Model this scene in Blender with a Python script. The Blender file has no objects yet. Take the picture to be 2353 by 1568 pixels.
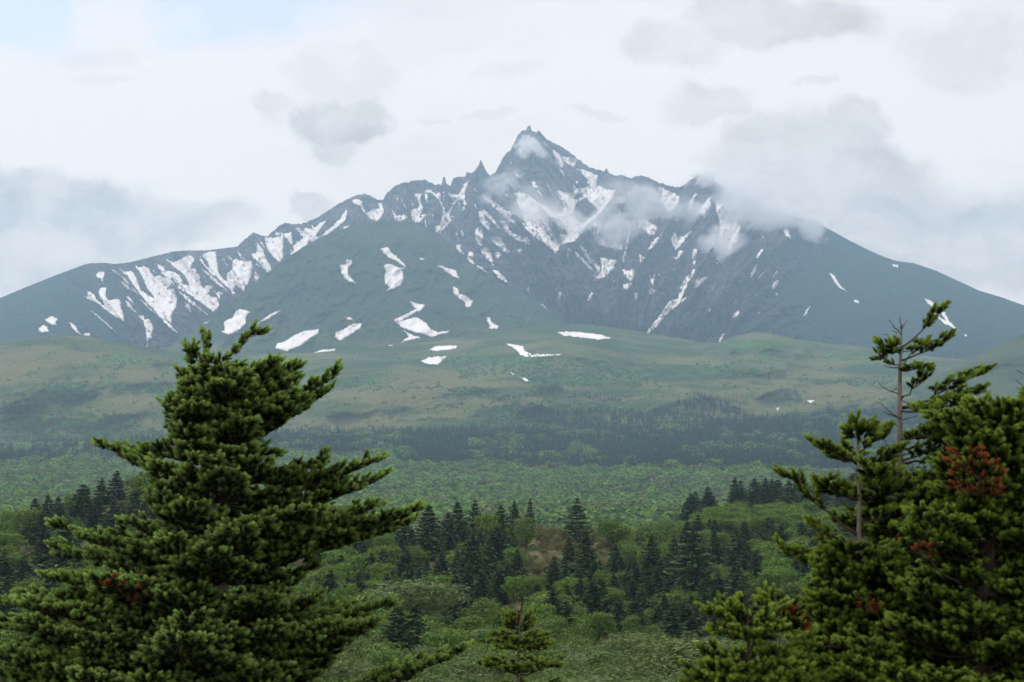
import bpy, math, random
import numpy as np
from mathutils import Vector, Matrix
from mathutils.geometry import delaunay_2d_cdt

random.seed(7); RNG = np.random.default_rng(11)
S = bpy.context.scene
COL = S.collection
R = math.radians

# ------------------------------------------------------------------ camera, sky, sun, exposure
FOC = 3621.0                      # focal length in pixels of a 2353 px wide frame
CX, CY = 1176.5, 784.0
PITCH = math.atan((1150.0 - CY) / FOC)
cam_data = bpy.data.cameras.new('camera'); cam = bpy.data.objects.new('camera', cam_data); COL.objects.link(cam)
cam_data.sensor_width = 36.0; cam_data.lens = 36.0 * FOC / 2353.0
cam_data.clip_start = 0.1; cam_data.clip_end = 60000
cam.location = (0, 0, 0); cam.rotation_euler = (R(90) + PITCH, 0, 0)
S.camera = cam
cam_data.dof.use_dof = True; cam_data.dof.focus_distance = 1500.0; cam_data.dof.aperture_fstop = 6.3   # the near firs are a touch out of focus

SUN_EL, SUN_AZ = R(58), R(-42)     # azimuth measured from +Y towards +X
sun_dir = Vector((math.sin(SUN_AZ) * math.cos(SUN_EL), math.cos(SUN_AZ) * math.cos(SUN_EL), math.sin(SUN_EL)))
sd = bpy.data.lights.new('sun', 'SUN'); sd.energy = 1.6; sd.angle = R(10); sd.color = (1.0, 0.955, 0.88)
sun = bpy.data.objects.new('sun', sd); COL.objects.link(sun)
sun.rotation_euler = (-sun_dir).to_track_quat('-Z', 'Y').to_euler(); sun.location = (0, 0, 50)

S.view_settings.view_transform = 'Standard'; S.view_settings.look = 'None'
S.view_settings.exposure = 0.66; S.view_settings.gamma = 1.0; S.view_settings.use_curve_mapping = False
cy = S.cycles
cy.max_bounces = 6; cy.diffuse_bounces = 2; cy.glossy_bounces = 1; cy.transmission_bounces = 2
cy.transparent_max_bounces = 8; cy.volume_bounces = 4
cy.volume_step_rate = 1.0; cy.volume_max_steps = 64
cy.use_adaptive_sampling = True; cy.adaptive_threshold = 0.02
cy.use_denoising = True
try:
    cy.denoiser = 'OPENIMAGEDENOISE'; cy.denoising_prefilter = 'ACCURATE'
except Exception: pass
S.render.use_persistent_data = False

class NT:
    """small helper to write node trees"""
    def __init__(s, tree): s.t = tree; s.t.nodes.clear()
    def n(s, typ, **kw):
        nd = s.t.nodes.new(typ)
        ins = kw.pop('ins', None)
        for k, v in kw.items(): setattr(nd, k, v)
        if ins:
            for k, v in ins.items(): s.put(nd.inputs[k], v)
        return nd
    def put(s, sock, v):
        if isinstance(v, bpy.types.NodeSocket): s.t.links.new(v, sock)
        elif isinstance(v, bpy.types.Node): s.t.links.new(v.outputs[0], sock)
        else: sock.default_value = v
    def m(s, op, a, b=None, c=None, clamp=False):
        nd = s.t.nodes.new('ShaderNodeMath'); nd.operation = op; nd.use_clamp = clamp
        s.put(nd.inputs[0], a)
        if b is not None: s.put(nd.inputs[1], b)
        if c is not None: s.put(nd.inputs[2], c)
        return nd.outputs[0]
    def mix(s, f, a, b, mode='MIX'):
        nd = s.t.nodes.new('ShaderNodeMix'); nd.data_type = 'RGBA'; nd.blend_type = mode
        s.put(nd.inputs[0], f)
        for i, v in ((6, a), (7, b)):
            if isinstance(v, tuple) and len(v) == 3: v = (*v, 1)
            s.put(nd.inputs[i], v)
        return nd.outputs[2]
    def ss(s, x, lo, hi, o0=0.0, o1=1.0):
        nd = s.t.nodes.new('ShaderNodeMapRange'); nd.interpolation_type = 'SMOOTHSTEP'
        s.put(nd.inputs[0], x)
        for i, v in enumerate((lo, hi, o0, o1)): s.put(nd.inputs[1 + i], v)
        return nd.outputs[0]
    def noise(s, vec, scale, detail=4, rough=0.5, dist=0.0):
        return s.n('ShaderNodeTexNoise', ins={'Vector': vec, 'Scale': scale, 'Detail': detail, 'Roughness': rough, 'Distortion': dist}).outputs[0]
    def xyz(s, x, y, z):
        return s.n('ShaderNodeCombineXYZ', ins={0: x, 1: y, 2: z}).outputs[0]

# ---- sky: Nishita sky behind a procedural cloud deck, all a function of direction
W = bpy.data.worlds.new('World'); S.world = W; W.use_nodes = True
w = NT(W.node_tree)
sky = w.n('ShaderNodeTexSky', sky_type='NISHITA'); sky.sun_disc = False; sky.sun_elevation = SUN_EL; sky.sun_rotation = SUN_AZ
sky.air_density = 1.0; sky.dust_density = 1.5
bg1 = w.n('ShaderNodeBackground', ins={'Color': sky.outputs[0], 'Strength': 0.12})
gen = w.n('ShaderNodeTexCoord').outputs['Generated']
sep = w.n('ShaderNodeSeparateXYZ', ins={0: gen})
yy = w.m('MAXIMUM', sep.outputs[1], 0.25)
U = w.m('DIVIDE', sep.outputs[0], yy); V = w.m('DIVIDE', sep.outputs[2], yy)
uv = w.xyz(U, V, 0.0)
def SKYUV(px, py):               # picture position -> tangent-plane coordinates of the sky (+Y is straight ahead)
    Xc, Yc = (px - CX) / FOC, (CY - py) / FOC
    dy = math.cos(PITCH) - Yc * math.sin(PITCH); dz = math.sin(PITCH) + Yc * math.cos(PITCH)
    return Xc / dy, dz / dy
wx = w.m('SUBTRACT', w.noise(uv, 11.0, 7, 0.62), 0.5)
wy = w.m('SUBTRACT', w.noise(w.n('ShaderNodeVectorMath', operation='ADD', ins={0: uv, 1: (5.3, 2.1, 7.7)}).outputs[0], 11.0, 7, 0.62), 0.5)
U2 = w.m('MULTIPLY_ADD', wx, 0.105, U); V2 = w.m('MULTIPLY_ADD', wy, 0.075, V)
def blob(px, py, rx, ry, k, soft=0.35):
    soft *= .5; k *= 1.5
    u0, v0 = SKYUV(px, py)
    a = w.m('DIVIDE', w.m('SUBTRACT', U2, u0), rx / FOC); b = w.m('DIVIDE', w.m('SUBTRACT', V2, v0), ry / FOC)
    q = w.m('SQRT', w.m('ADD', w.m('MULTIPLY', a, a), w.m('MULTIPLY', b, b)))
    return w.ss(q, 1.0 + soft, 1.0 - soft, 0.0, k)
dark = None
for args in [(800, 255, 105, 62, .50, .5), (795, 315, 60, 48, .38, .5), (625, 240, 65, 34, .30, .6), (790, 165, 110, 60, .16, .7),
             (90, 470, 290, 85, .55, .45), (300, 520, 260, 70, .46, .5), (40, 600, 420, 90, .42, .6), (715, 470, 62, 26, .42, .5),
             (1560, 90, 150, 52, .26, .6), (1790, 30, 190, 55, .42, .6), (1640, 230, 110, 55, .30, .6),
             (1800, 360, 150, 110, .42, .5), (1960, 310, 90, 66, .38, .5), (1930, 430, 260, 85, .46, .6), (2180, 560, 380, 130, .46, .7),
             (2250, 110, 200, 80, .24, .8), (1160, 170, 90, 22, .16, .8), (1120, 255, 60, 14, .18, .8), (1000, 262, 30, 10, .16, .8), (1385, 265, 40, 12, .16, .8), (1865, 205, 40, 12, .2, .8),
             (210, 120, 120, 22, .14, .8), (230, 162, 90, 14, .14, .8), (1700, 480, 150, 60, .40, .6)]:
    bl = blob(*args)
    dark = bl if dark is None else w.m('MAXIMUM', dark, bl)
fine = w.noise(w.xyz(w.m('MULTIPLY', U2, 22.0), w.m('MULTIPLY', V2, 34.0), 1.0), 1.0, 9, 0.66)
streak = w.noise(w.xyz(w.m('MULTIPLY', U2, 5.0), w.m('MULTIPLY', V2, 14.0), 3.0), 1.0, 6, 0.6)
dark = w.m('ADD', w.m('MULTIPLY', dark, w.ss(fine, 0.28, 0.72, 0.45, 1.3)), w.ss(streak, 0.48, 0.76, 0.0, 0.30))
dark = w.m('MINIMUM', dark, 1.15)
bright = w.mix(w.ss(V, 0.14, 0.34), (.84, .735, .65), (.72, .665, .66))
cloud = w.mix(dark, bright, (0.42, 0.38, 0.365))
bg2 = w.n('ShaderNodeBackground', ins={'Color': cloud, 'Strength': 1.0})
bx, by = SKYUV(150, -30)
thin = blob(250, -40, 700, 135, 0.85, .9)
thin = w.m('MULTIPLY', thin, w.ss(w.noise(uv, 7.0, 6, .6), .35, .65))
mixs = w.n('ShaderNodeMixShader', ins={0: w.m('SUBTRACT', 1.0, w.m('MINIMUM', thin, .6)), 1: bg1.outputs[0], 2: bg2.outputs[0]})
w.n('ShaderNodeOutputWorld', ins={0: mixs.outputs[0]})

# ------------------------------------------------------------------ helpers
def ray(px, py):
    px = np.asarray(px, float); py = np.asarray(py, float)
    X = (px - CX) / FOC; Y = (CY - py) / FOC
    return X, math.cos(PITCH) - Y * math.sin(PITCH), math.sin(PITCH) + Y * math.cos(PITCH)
def at(px, py, d):
    """world point seen at picture position (px, py) whose distance along +Y is d"""
    x, y, z = ray(px, py); d = np.asarray(d, float)
    return np.stack(np.broadcast_arrays(x * d / y, d, z * d / y), -1)
def ppt(px, py, d): return Vector(at(px, py, d).tolist())

_P = np.random.default_rng(5).permutation(512)
def _h(ix, iy):
    return _P[(_P[ix & 511] + iy) & 511]
def vnoise(x, y, seed=0):
    x = np.asarray(x, float) + seed * 17.3; y = np.asarray(y, float) + seed * 9.7
    ix = np.floor(x).astype(np.int64); iy = np.floor(y).astype(np.int64); fx = x - ix; fy = y - iy
    def g(i, j, dx, dy):
        a = _h(i, j) * (2 * math.pi / 512.0); return np.cos(a) * dx + np.sin(a) * dy
    sx = fx * fx * fx * (fx * (fx * 6 - 15) + 10); sy = fy * fy * fy * (fy * (fy * 6 - 15) + 10)
    a = g(ix, iy, fx, fy); b = g(ix + 1, iy, fx - 1, fy); c = g(ix, iy + 1, fx, fy - 1); d = g(ix + 1, iy + 1, fx - 1, fy - 1)
    return ((a + sx * (b - a)) * (1 - sy) + (c + sx * (d - c)) * sy) * 1.5
def fbm(x, y, o=5, seed=0, gain=0.5, ridged=False):
    t = 0.0; a = 1.0; s = 0.0
    for k in range(o):
        n = vnoise(x * 2 ** k, y * 2 ** k, seed + k * 3)
        if ridged: n = 1 - 2 * np.abs(n)
        t = t + a * n; s += a; a *= gain
    return t / s
def interp(x, pts):
    p = np.array(pts, float); return np.interp(x, p[:, 0], p[:, 1])

def tag(o, label=None, cat=None, group=None, kind=None):
    if label: o['label'] = label
    if cat: o['category'] = cat
    if group: o['group'] = group
    if kind: o['kind'] = kind
    return o
def mesh_np(name, V_, F_, mats, smooth=True, attrs=None, mat_idx=None):
    V_ = np.ascontiguousarray(V_, dtype=np.float32); F_ = np.ascontiguousarray(F_, dtype=np.int32)
    me = bpy.data.meshes.new(name); nf, k = F_.shape
    me.vertices.add(len(V_)); me.vertices.foreach_set('co', V_.ravel())
    me.loops.add(nf * k); me.loops.foreach_set('vertex_index', F_.ravel())
    me.polygons.add(nf); me.polygons.foreach_set('loop_start', np.arange(0, nf * k, k, dtype=np.int32))
    me.polygons.foreach_set('loop_total', np.full(nf, k, dtype=np.int32))
    for m_ in (mats if isinstance(mats, (list, tuple)) else [mats]): me.materials.append(m_)
    if mat_idx is not None: me.polygons.foreach_set('material_index', np.asarray(mat_idx, dtype=np.int32))
    if smooth: me.polygons.foreach_set('use_smooth', np.ones(nf, dtype=bool))
    me.update(calc_edges=True)
    for n_, a in (attrs or {}).items():
        a = np.asarray(a, dtype=np.float32)
        if a.ndim == 1:
            at_ = me.attributes.new(n_, 'FLOAT', 'POINT'); at_.data.foreach_set('value', a)
        else:
            at_ = me.attributes.new(n_, 'FLOAT_VECTOR', 'POINT'); at_.data.foreach_set('vector', a.ravel())
    return me
def obj(name, me, parent=None, col=None):
    o = bpy.data.objects.new(name, me); (col or COL).objects.link(o)
    if parent: o.parent = parent
    return o
def grid_faces(nr, nc):
    i = np.arange(nr - 1)[:, None] * nc + np.arange(nc - 1)[None, :]
    return np.stack([i, i + 1, i + nc + 1, i + nc], -1).reshape(-1, 4)

# ------------------------------------------------------------------ materials
def mat(name):
    m_ = bpy.data.materials.new(name); m_.use_nodes = True; return m_, NT(m_.node_tree)
def finish(nt, color, rough=0.85, spec=0.15, bump=None, bdist=1.0, bstr=1.0, trans=0.0, tcol=None):
    b = nt.n('ShaderNodeBsdfPrincipled', ins={'Base Color': color, 'Roughness': rough, 'Specular IOR Level': spec})
    if bump is not None:
        bn = nt.n('ShaderNodeBump', ins={'Height': bump, 'Distance': bdist, 'Strength': bstr}); nt.put(b.inputs['Normal'], bn.outputs[0])
    out = b.outputs[0]
    if trans:
        tr = nt.n('ShaderNodeBsdfTranslucent', ins={'Color': tcol if tcol is not None else color})
        out = nt.n('ShaderNodeMixShader', ins={0: trans, 1: out, 2: tr.outputs[0]}).outputs[0]
    nt.n('ShaderNodeOutputMaterial', ins={0: out})

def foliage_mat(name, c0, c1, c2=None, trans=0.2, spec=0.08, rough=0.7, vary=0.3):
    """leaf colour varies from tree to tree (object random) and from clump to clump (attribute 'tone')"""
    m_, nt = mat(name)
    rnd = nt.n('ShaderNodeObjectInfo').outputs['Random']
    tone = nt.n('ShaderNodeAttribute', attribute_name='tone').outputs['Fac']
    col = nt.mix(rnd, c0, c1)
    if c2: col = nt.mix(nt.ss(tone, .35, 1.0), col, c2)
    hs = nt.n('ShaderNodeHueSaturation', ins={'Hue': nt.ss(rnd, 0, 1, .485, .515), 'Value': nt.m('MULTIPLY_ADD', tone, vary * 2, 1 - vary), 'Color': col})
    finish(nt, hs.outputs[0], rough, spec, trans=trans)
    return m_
def bark_mat(name, c0, c1):
    m_, nt = mat(name)
    g = nt.n('ShaderNodeTexCoord').outputs['Object']
    st = nt.n('ShaderNodeMapping', ins={'Vector': g, 'Scale': (30, 30, 8)}).outputs[0]
    n1 = nt.noise(st, 1.0, 5, .6)
    finish(nt, nt.mix(nt.ss(n1, .35, .7), c0, c1), .9, .1, bump=n1, bdist=.01)
    return m_

M_FIR = foliage_mat('fir_leaf', (.012, .034, .016), (.036, .062, .020), (.050, .090, .030), trans=.12)
M_FIRL = foliage_mat('old_fir_leaf', (.036, .066, .028), (.046, .074, .036), (.066, .105, .042), trans=.12)
M_DEC = foliage_mat('broad_leaf', (.055, .135, .020), (.130, .205, .032), (.17, .26, .05), trans=.28)
M_DECB = foliage_mat('bright_leaf', (.085, .165, .04), (.125, .19, .045), (.17, .25, .06), trans=.3)
M_WIL = foliage_mat('willow_leaf', (.070, .130, .028), (.115, .17, .042), (.17, .22, .09), trans=.25, rough=.45)
M_OLIVE = foliage_mat('olive_leaf', (.090, .100, .032), (.15, .130, .060), (.20, .17, .085), trans=.2)
M_FAR_FIR = foliage_mat('distant_fir_leaf', (.007, .024, .010), (.022, .050, .018), (.030, .065, .022), trans=.1)
M_FAR_DEC = foliage_mat('distant_broad_leaf', (.050, .130, .014), (.145, .260, .030), (.17, .29, .045), trans=.2)
M_FAR_DULL = foliage_mat('distant_dull_leaf', (.060, .105, .022), (.120, .150, .035), (.14, .17, .045), trans=.2)
M_BARK = bark_mat('brown_bark', (.05, .038, .028), (.11, .09, .07))
M_GREY = bark_mat('grey_bark', (.15, .13, .115), (.30, .265, .235))
M_PALE = bark_mat('pale_bark', (.2, .18, .15), (.34, .31, .27))
# ------------------------------------------------------------------ the mountain, its shoulder, the foothills (each a range surface with real depth)
CREST = [(-300,800),(-200,760),(0,685),(60,660),(130,632),(200,606),(240,604),(262,607),(300,603),(350,590),(400,578),(430,576),(470,576),(520,570),(545,567),(560,552),(583,534),(600,541),(615,543),(640,520),(655,512),(675,515),(690,515),(720,505),(760,480),(790,462),(815,450),(835,446),(850,449),(865,458),(880,460),(888,445),(905,430),(925,420),(940,418),(950,415),(965,414),(980,414),(990,420),(1000,426),(1008,424),(1015,426),(1018,406),(1022,406),(1026,424),(1035,428),(1042,410),(1048,406),(1060,407),(1070,405),(1073,391),(1076,397),(1085,398),(1090,394),(1097,385),(1105,367),(1113,385),(1120,400),(1127,403),(1138,395),(1148,378),(1158,360),(1165,350),(1172,347),(1180,332),(1190,311),(1200,301),(1208,299),(1213,290),(1219,291),(1222,301),(1232,304),(1237,298),(1245,308),(1258,322),(1275,330),(1290,337),(1305,347),(1325,362),(1340,375),(1355,385),(1375,390),(1388,394),(1394,387),(1400,398),(1415,405),(1430,402),(1450,411),(1458,406),(1475,404),(1490,408),(1505,416),(1530,425),(1560,431),(1575,424),(1590,412),(1600,403),(1607,401),(1620,406),(1635,413),(1650,422),(1680,441),(1720,458),(1760,475),(1800,490),(1850,505),(1880,514),(1920,535),(1950,552),(2000,577),(2030,590),(2060,600),(2100,605),(2150,622),(2200,645),(2250,668),(2300,683),(2353,702),(2450,740),(2600,800)]
SHOULD = [(340,835),(380,805),(450,752),(500,718),(560,676),(650,598),(700,566),(740,543),(800,522),(850,511),(890,506),(940,512),(990,534),(1050,582),(1100,616),(1150,645),(1190,668),(1240,694),(1300,728),(1340,745),(1420,760),(1500,776),(1560,800)]
FOOT = [(-300,812),(-100,800),(0,790),(60,779),(130,771),(200,774),(260,785),(330,799),(420,808),(560,815),(700,812),(850,800),(1000,785),(1120,762),(1250,748),(1340,745),(1430,756),(1520,771),(1600,785),(1650,788),(1690,772),(1730,763),(1770,766),(1830,780),(1900,790),(1980,795),(2060,810),(2160,822),(2260,830),(2650,850)]
RHILL = [(2000,925),(2080,893),(2160,862),(2230,824),(2290,796),(2353,768),(2450,735),(2650,700)]
_sm = np.array(CREST, float); _gx = np.arange(-300, 2601, 5.0); _gy = np.interp(_gx, _sm[:, 0], _sm[:, 1])
_k = np.exp(-0.5 * (np.arange(-12, 13) * 5 / 22.0) ** 2); _k /= _k.sum()
_gs = np.convolve(np.pad(_gy, 12, mode='edge'), _k, 'valid')
def crest_y(x): return interp(x, CREST) + 6.0 * fbm(np.asarray(x) / 9.0, np.zeros_like(x) + 3.1, 4, 4, .7) * np.interp(x, [0, 500, 900, 1750, 1900, 2353], [.15, .45, 1, 1, .15, .15])
def crest_s(x): return np.interp(x, _gx, _gs)

def lean(x, y):
    k = np.interp(x, [0, 500, 850, 1000, 1150, 1300, 1420, 1500, 1700, 1800, 2200, 2353], [.75, .85, .3, .15, .95, .6, 0., -.6, -.75, -.6, .6, .7])
    return x - k * (y - 450)
SPURS = [((1113,395),(1165,480),(1240,560),(1300,640),(1345,715), 34, 190), ((1492,408),(1440,460),(1390,505),(1320,562),(1282,590), 26, 210),
         ((1600,405),(1560,470),(1500,560),(1450,640),(1400,720), 30, 150), ((1220,300),(1225,380),(1240,450),(1265,520), 44, 190),
         ((930,420),(925,460),(905,505), 26, 110), ((1010,430),(1000,480),(985,530),(1020,580), 22, 110), ((1062,410),(1085,480),(1110,560),(1140,640), 22, 110),
         ((1655,425),(1640,520),(1610,600),(1580,690), 26, 120), ((1855,505),(1745,600),(1650,690),(1560,780), 30, 150), ((583,536),(600,600),(640,640), 22, 120),
         ((655,513),(665,560),(700,590), 18, 80), ((835,448),(812,500),(790,540), 18, 90), ((430,578),(480,640),(540,690), 16, 80), ((350,592),(430,680),(500,740), 16, 80),
         ((262,610),(330,690),(420,780), 20, 90), ((180,620),(260,710),(320,790), 26, 90), ((520,572),(560,640),(590,680), 15, 70), ((1375,455),(1345,500),(1350,520), 22, 90)]
def spurs(x, y, SP=None):
    out = np.zeros(np.broadcast(x, y).shape)
    wv = 9 * fbm(x / 30.0, y / 30.0, 3, 31)
    for s in (SP or SPURS):
        pts, wd, am = s[:-2], s[-2], s[-1]
        best = np.full(out.shape, 1e9)
        for (ax, ay), (bx_, by_) in zip(pts[:-1], pts[1:]):
            L2 = (bx_ - ax) ** 2 + (by_ - ay) ** 2
            t = np.clip(((x + wv - ax) * (bx_ - ax) + (y - ay) * (by_ - ay)) / L2, 0, 1)
            best = np.minimum(best, np.hypot(x + wv - ax - t * (bx_ - ax), y - ay - t * (by_ - ay)))
        out = np.maximum(out, am * np.clip(1 - best / (wd * 1.6), 0, 1) ** 1.3)
    return out
MB = 815.0
def d_mount(x, y):
    x = np.asarray(x, float); y = np.asarray(y, float)
    cs = crest_s(x)
    t = (MB - y) / np.maximum(MB - cs, 25)
    d0 = np.interp(x, [-300, 400, 1450, 2353, 2600], [5200, 5000, 4950, 4700, 4600]); d1 = np.interp(x, [-300, 300, 1200, 1700, 2353, 2600], [6100, 6500, 7300, 7000, 5900, 5600])
    d = d0 + (d1 - d0) * (0.25 * t + 0.75 * np.sign(t) * np.abs(t) ** 1.25)
    A = np.interp(x, [0, 180, 300, 850, 950, 1750, 1880, 2353], [.5, .7, 1.4, 1.4, 1.8, 1.7, .55, .4])
    s = lean(x, y)
    r = 95 * fbm(s / 58.0, y / 300.0, 3, 2, ridged=True) + 52 * fbm(s / 24.0, y / 110.0, 3, 9, ridged=True) + 32 * fbm(x / 11.0, y / 15.0, 4, 14, ridged=True)
    return d - A * r - 1.25 * spurs(x, y) * np.clip((830 - y) / 150, .15, 1)
def d_should(x, y):
    x = np.asarray(x, float); y = np.asarray(y, float)
    yc = interp(x, SHOULD); t = (840 - y) / np.maximum(840 - yc, 20)
    d1 = np.interp(x, [340, 900, 1560], [4700, 5750, 4800])
    wv = 14 * fbm(x / 70.0, y / 70.0, 3, 81)
    r = 120 * fbm((x + wv - .25 * (y - 600)) / 130.0, y / 130.0, 4, 21) + 70 * fbm((x + 3 * wv + .5 * (y - 500)) / 64.0, (y + wv) / 90.0, 4, 23, ridged=True) * np.clip((y - 520) / 80, 0, 1) + 14 * fbm(x / 14.0, y / 9.0, 4, 25)
    return 4420 + (d1 - 4420) * t - r * np.clip(t * 3, 0.2, 1)
FSPURS = [((130,775),(90,850),(60,930), 60, 90), ((300,795),(470,850),(560,930),(610,990), 55, 120), ((640,822),(850,848),(1000,876),(1150,900),(1260,935), 34, 110),
          ((1000,800),(1200,800),(1420,835), 26, 60), ((1440,965),(1540,925),(1620,912),(1740,955), 36, 80), ((1640,800),(1735,768),(1850,800), 26, 130), ((1500,850),(1640,835),(1800,850), 22, 60), ((1750,905),(1900,868),(2100,880), 26, 70), ((700,990),(820,930),(900,900), 40, 70)]
def d_foot(x, y):
    x = np.asarray(x, float); y = np.asarray(y, float)
    yc = interp(x, FOOT); t = (1030 - y) / (1030 - yc)
    d1 = np.interp(x, [-300, 0, 300, 600, 1000, 1500, 1900, 2200, 2650], [3700, 3650, 3800, 4250, 4450, 4500, 4350, 4100, 4000])
    r = 175 * fbm(x / 330.0, y / 95.0 + x / 700.0, 3, 41) + 46 * fbm((x + y * 1.5) / 90.0, y / 48.0, 3, 43) + 5 * fbm(x / 16.0, y / 10.0, 2, 45)
    r = r + 1.45 * spurs(x, y * 1.0, FSPURS)
    return 2900 + (d1 - 2900) * (.35 * t + .65 * t * t) - r * np.clip(t * 2.5, 0, 1) * np.clip((1.12 - t) * 4, .35, 1)
def d_rhill(x, y):
    x = np.asarray(x, float); y = np.asarray(y, float)
    yc = interp(x, RHILL); t = (990 - y) / np.maximum(990 - yc, 30)
    return 2980 + 560 * t - 60 * fbm(x / 120.0, y / 50.0, 4, 51) * np.clip(t * 3, 0, 1)

def gauss(x, y, pts):
    o = np.zeros(np.broadcast(x, y).shape)
    xw = x + 26 * fbm(x / 40., y / 22., 3, 55); yw = y + 9 * fbm(x / 30., y / 14., 3, 56)
    for px, py, rx, ry in pts: o = np.maximum(o, np.exp(-(((xw - px) / rx) ** 2 + ((yw - py) / ry) ** 2)))
    return o
def sheet(name, xs, crest, ybase, dfun, rows, back, material, tone):
    """ground surface from its foot (ybase) up to its crest, then falling away behind it"""
    yc = crest(xs); T = np.linspace(0, 1, rows) ** 0.9
    X = np.broadcast_to(xs[None], (rows, len(xs))); Y = ybase + (yc[None] - ybase) * T[:, None]
    D = dfun(X, Y); P = at(X, Y, D)
    tn = tone(X, Y)
    bp = []
    for k, (dd, dz) in enumerate(back):
        q = P[-1].copy(); s_ = (q[:, 1] + dd) / q[:, 1]; q[:, 0] *= s_; q[:, 1] += dd; q[:, 2] -= dz
        bp.append(q)
    P = np.concatenate([P, np.stack(bp)], 0); tn = np.concatenate([tn, np.broadcast_to(tn[-1:], (len(back),) + tn.shape[1:])], 0)
    me = mesh_np(name, P.reshape(-1, 3), grid_faces(P.shape[0], P.shape[1]), material, True, {'zone': tn.reshape(-1, 3)})
    return tag(obj(name, me), kind='structure')

# rock and alpine green; zone = (vegetation, bare pinkish scree, rib pattern from dark to pale rock)
m_rock, nt = mat('mountain_ground')
g = nt.n('ShaderNodeNewGeometry').outputs['Position']
z = nt.n('ShaderNodeSeparateXYZ', ins={0: nt.n('ShaderNodeAttribute', attribute_name='zone').outputs['Vector']})
n1 = nt.noise(g, .012, 8, .65); n2 = nt.noise(g, .045, 6, .6); n3 = nt.noise(g, .004, 5, .6)
rock = nt.mix(nt.m('MULTIPLY', nt.ss(z.outputs[2], -.35, .45), nt.ss(n1, .34, .66)), (.004, .007, .010), (.24, .185, .185))
green = nt.mix(nt.ss(n2, .35, .7), (.008, .036, .022), (.032, .078, .040))
scree = nt.mix(nt.ss(n1, .4, .65), (.13, .095, .095), (.27, .20, .195))
c = nt.mix(nt.ss(nt.m('ADD', z.outputs[0], nt.m('MULTIPLY', nt.m('SUBTRACT', n1, .5), 2.2)), .35, .65), rock, green)
c = nt.mix(nt.m('MULTIPLY', nt.ss(nt.noise(g, .028, 9, .7), .5, .66), .75), c, (.012, .018, .014))
c = nt.mix(nt.ss(nt.m('ADD', z.outputs[1], nt.m('MULTIPLY', nt.m('SUBTRACT', n2, .5), 1.8)), .45, .85), c, scree)
finish(nt, c, .95, .05, bump=nt.m('ADD', nt.m('MULTIPLY', n1, 1.4), n2), bdist=45.0, bstr=1.0)

m_shoulder, nt = mat('alpine_meadow')
g = nt.n('ShaderNodeNewGeometry').outputs['Position']
z = nt.n('ShaderNodeSeparateXYZ', ins={0: nt.n('ShaderNodeAttribute', attribute_name='zone').outputs['Vector']})
st = nt.n('ShaderNodeMapping', ins={'Vector': g, 'Scale': (.35, .35, 1.4)}).outputs[0]
n1 = nt.noise(st, .012, 7, .6, .5); n2 = nt.noise(g, .05, 6, .65); n3 = nt.noise(g, .14, 4, .65)
c = nt.mix(nt.ss(n1, .36, .66), (.030, .070, .016), (.120, .135, .040))
c = nt.mix(nt.ss(nt.m('ADD', z.outputs[1], nt.m('MULTIPLY', nt.m('SUBTRACT', n1, .5), 2.0)), .4, 1.0), c, (.165, .155, .062))
c = nt.mix(nt.ss(nt.m('ADD', z.outputs[2], nt.m('MULTIPLY', nt.m('SUBTRACT', n2, .5), 2.6)), .5, .72), c, (.060, .170, .022))
c = nt.mix(nt.m('MULTIPLY', z.outputs[0], .8), c, nt.mix(nt.ss(n2, .35, .65), (.012, .034, .016), (.040, .060, .034)))
c = nt.mix(nt.m('MULTIPLY', nt.ss(n3, .50, .66), .7), c, (.016, .036, .016))
finish(nt, c, .95, .05, bump=nt.m('ADD', n2, nt.m('MULTIPLY', n3, .6)), bdist=9.0, bstr=1.0)

def tone_mount(x, y):
    alt = np.clip((y - 520) / 220, 0, 1)
    veg = np.interp(x, [0, 260, 320, 700, 1100, 1500, 1800, 1900, 2353], [.75, .55, .25, .28, .30, .30, .45, .9, .95]) + .35 * (alt - .3) + .35 * fbm(lean(x, y) / 60., y / 120., 3, 61)
    scr = gauss(x, y, [(1320, 705, 45, 22), (1300, 690, 14, 26), (1500, 650, 60, 40), (1610, 640, 40, 30), (1010, 520, 40, 45), (1090, 570, 30, 45), (1480, 690, 120, 60), (1690, 700, 26, 50), (1400, 690, 60, 40), (1420, 470, 70, 50), (1440, 640, 60, 30), (1650, 680, 40, 60)]) * .62
    scr = scr + .28 * fbm(lean(x, y) / 22., y / 60., 3, 63)
    rib = fbm(lean(x, y) / 13., y / 60., 4, 64, ridged=True) * .6 + fbm(x / 5., y / 9., 3, 65, ridged=True) * .4
    return np.stack([veg - rib * .22, scr, rib], -1)
def tone_should(x, y):
    br = -.12 + gauss(x, y, [(640, 655, 90, 16), (980, 640, 90, 40), (900, 700, 130, 30), (1050, 620, 60, 40), (1180, 700, 80, 26), (700, 720, 90, 20)]) * .35 + .35 * fbm(x / 60., y / 22., 3, 71)
    gr = .10 + .4 * fbm(x / 90., y / 30., 3, 73)
    return np.stack([br * 0 + .9 - np.clip((y - 740) / 90, 0, .6), br, gr], -1)
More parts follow.
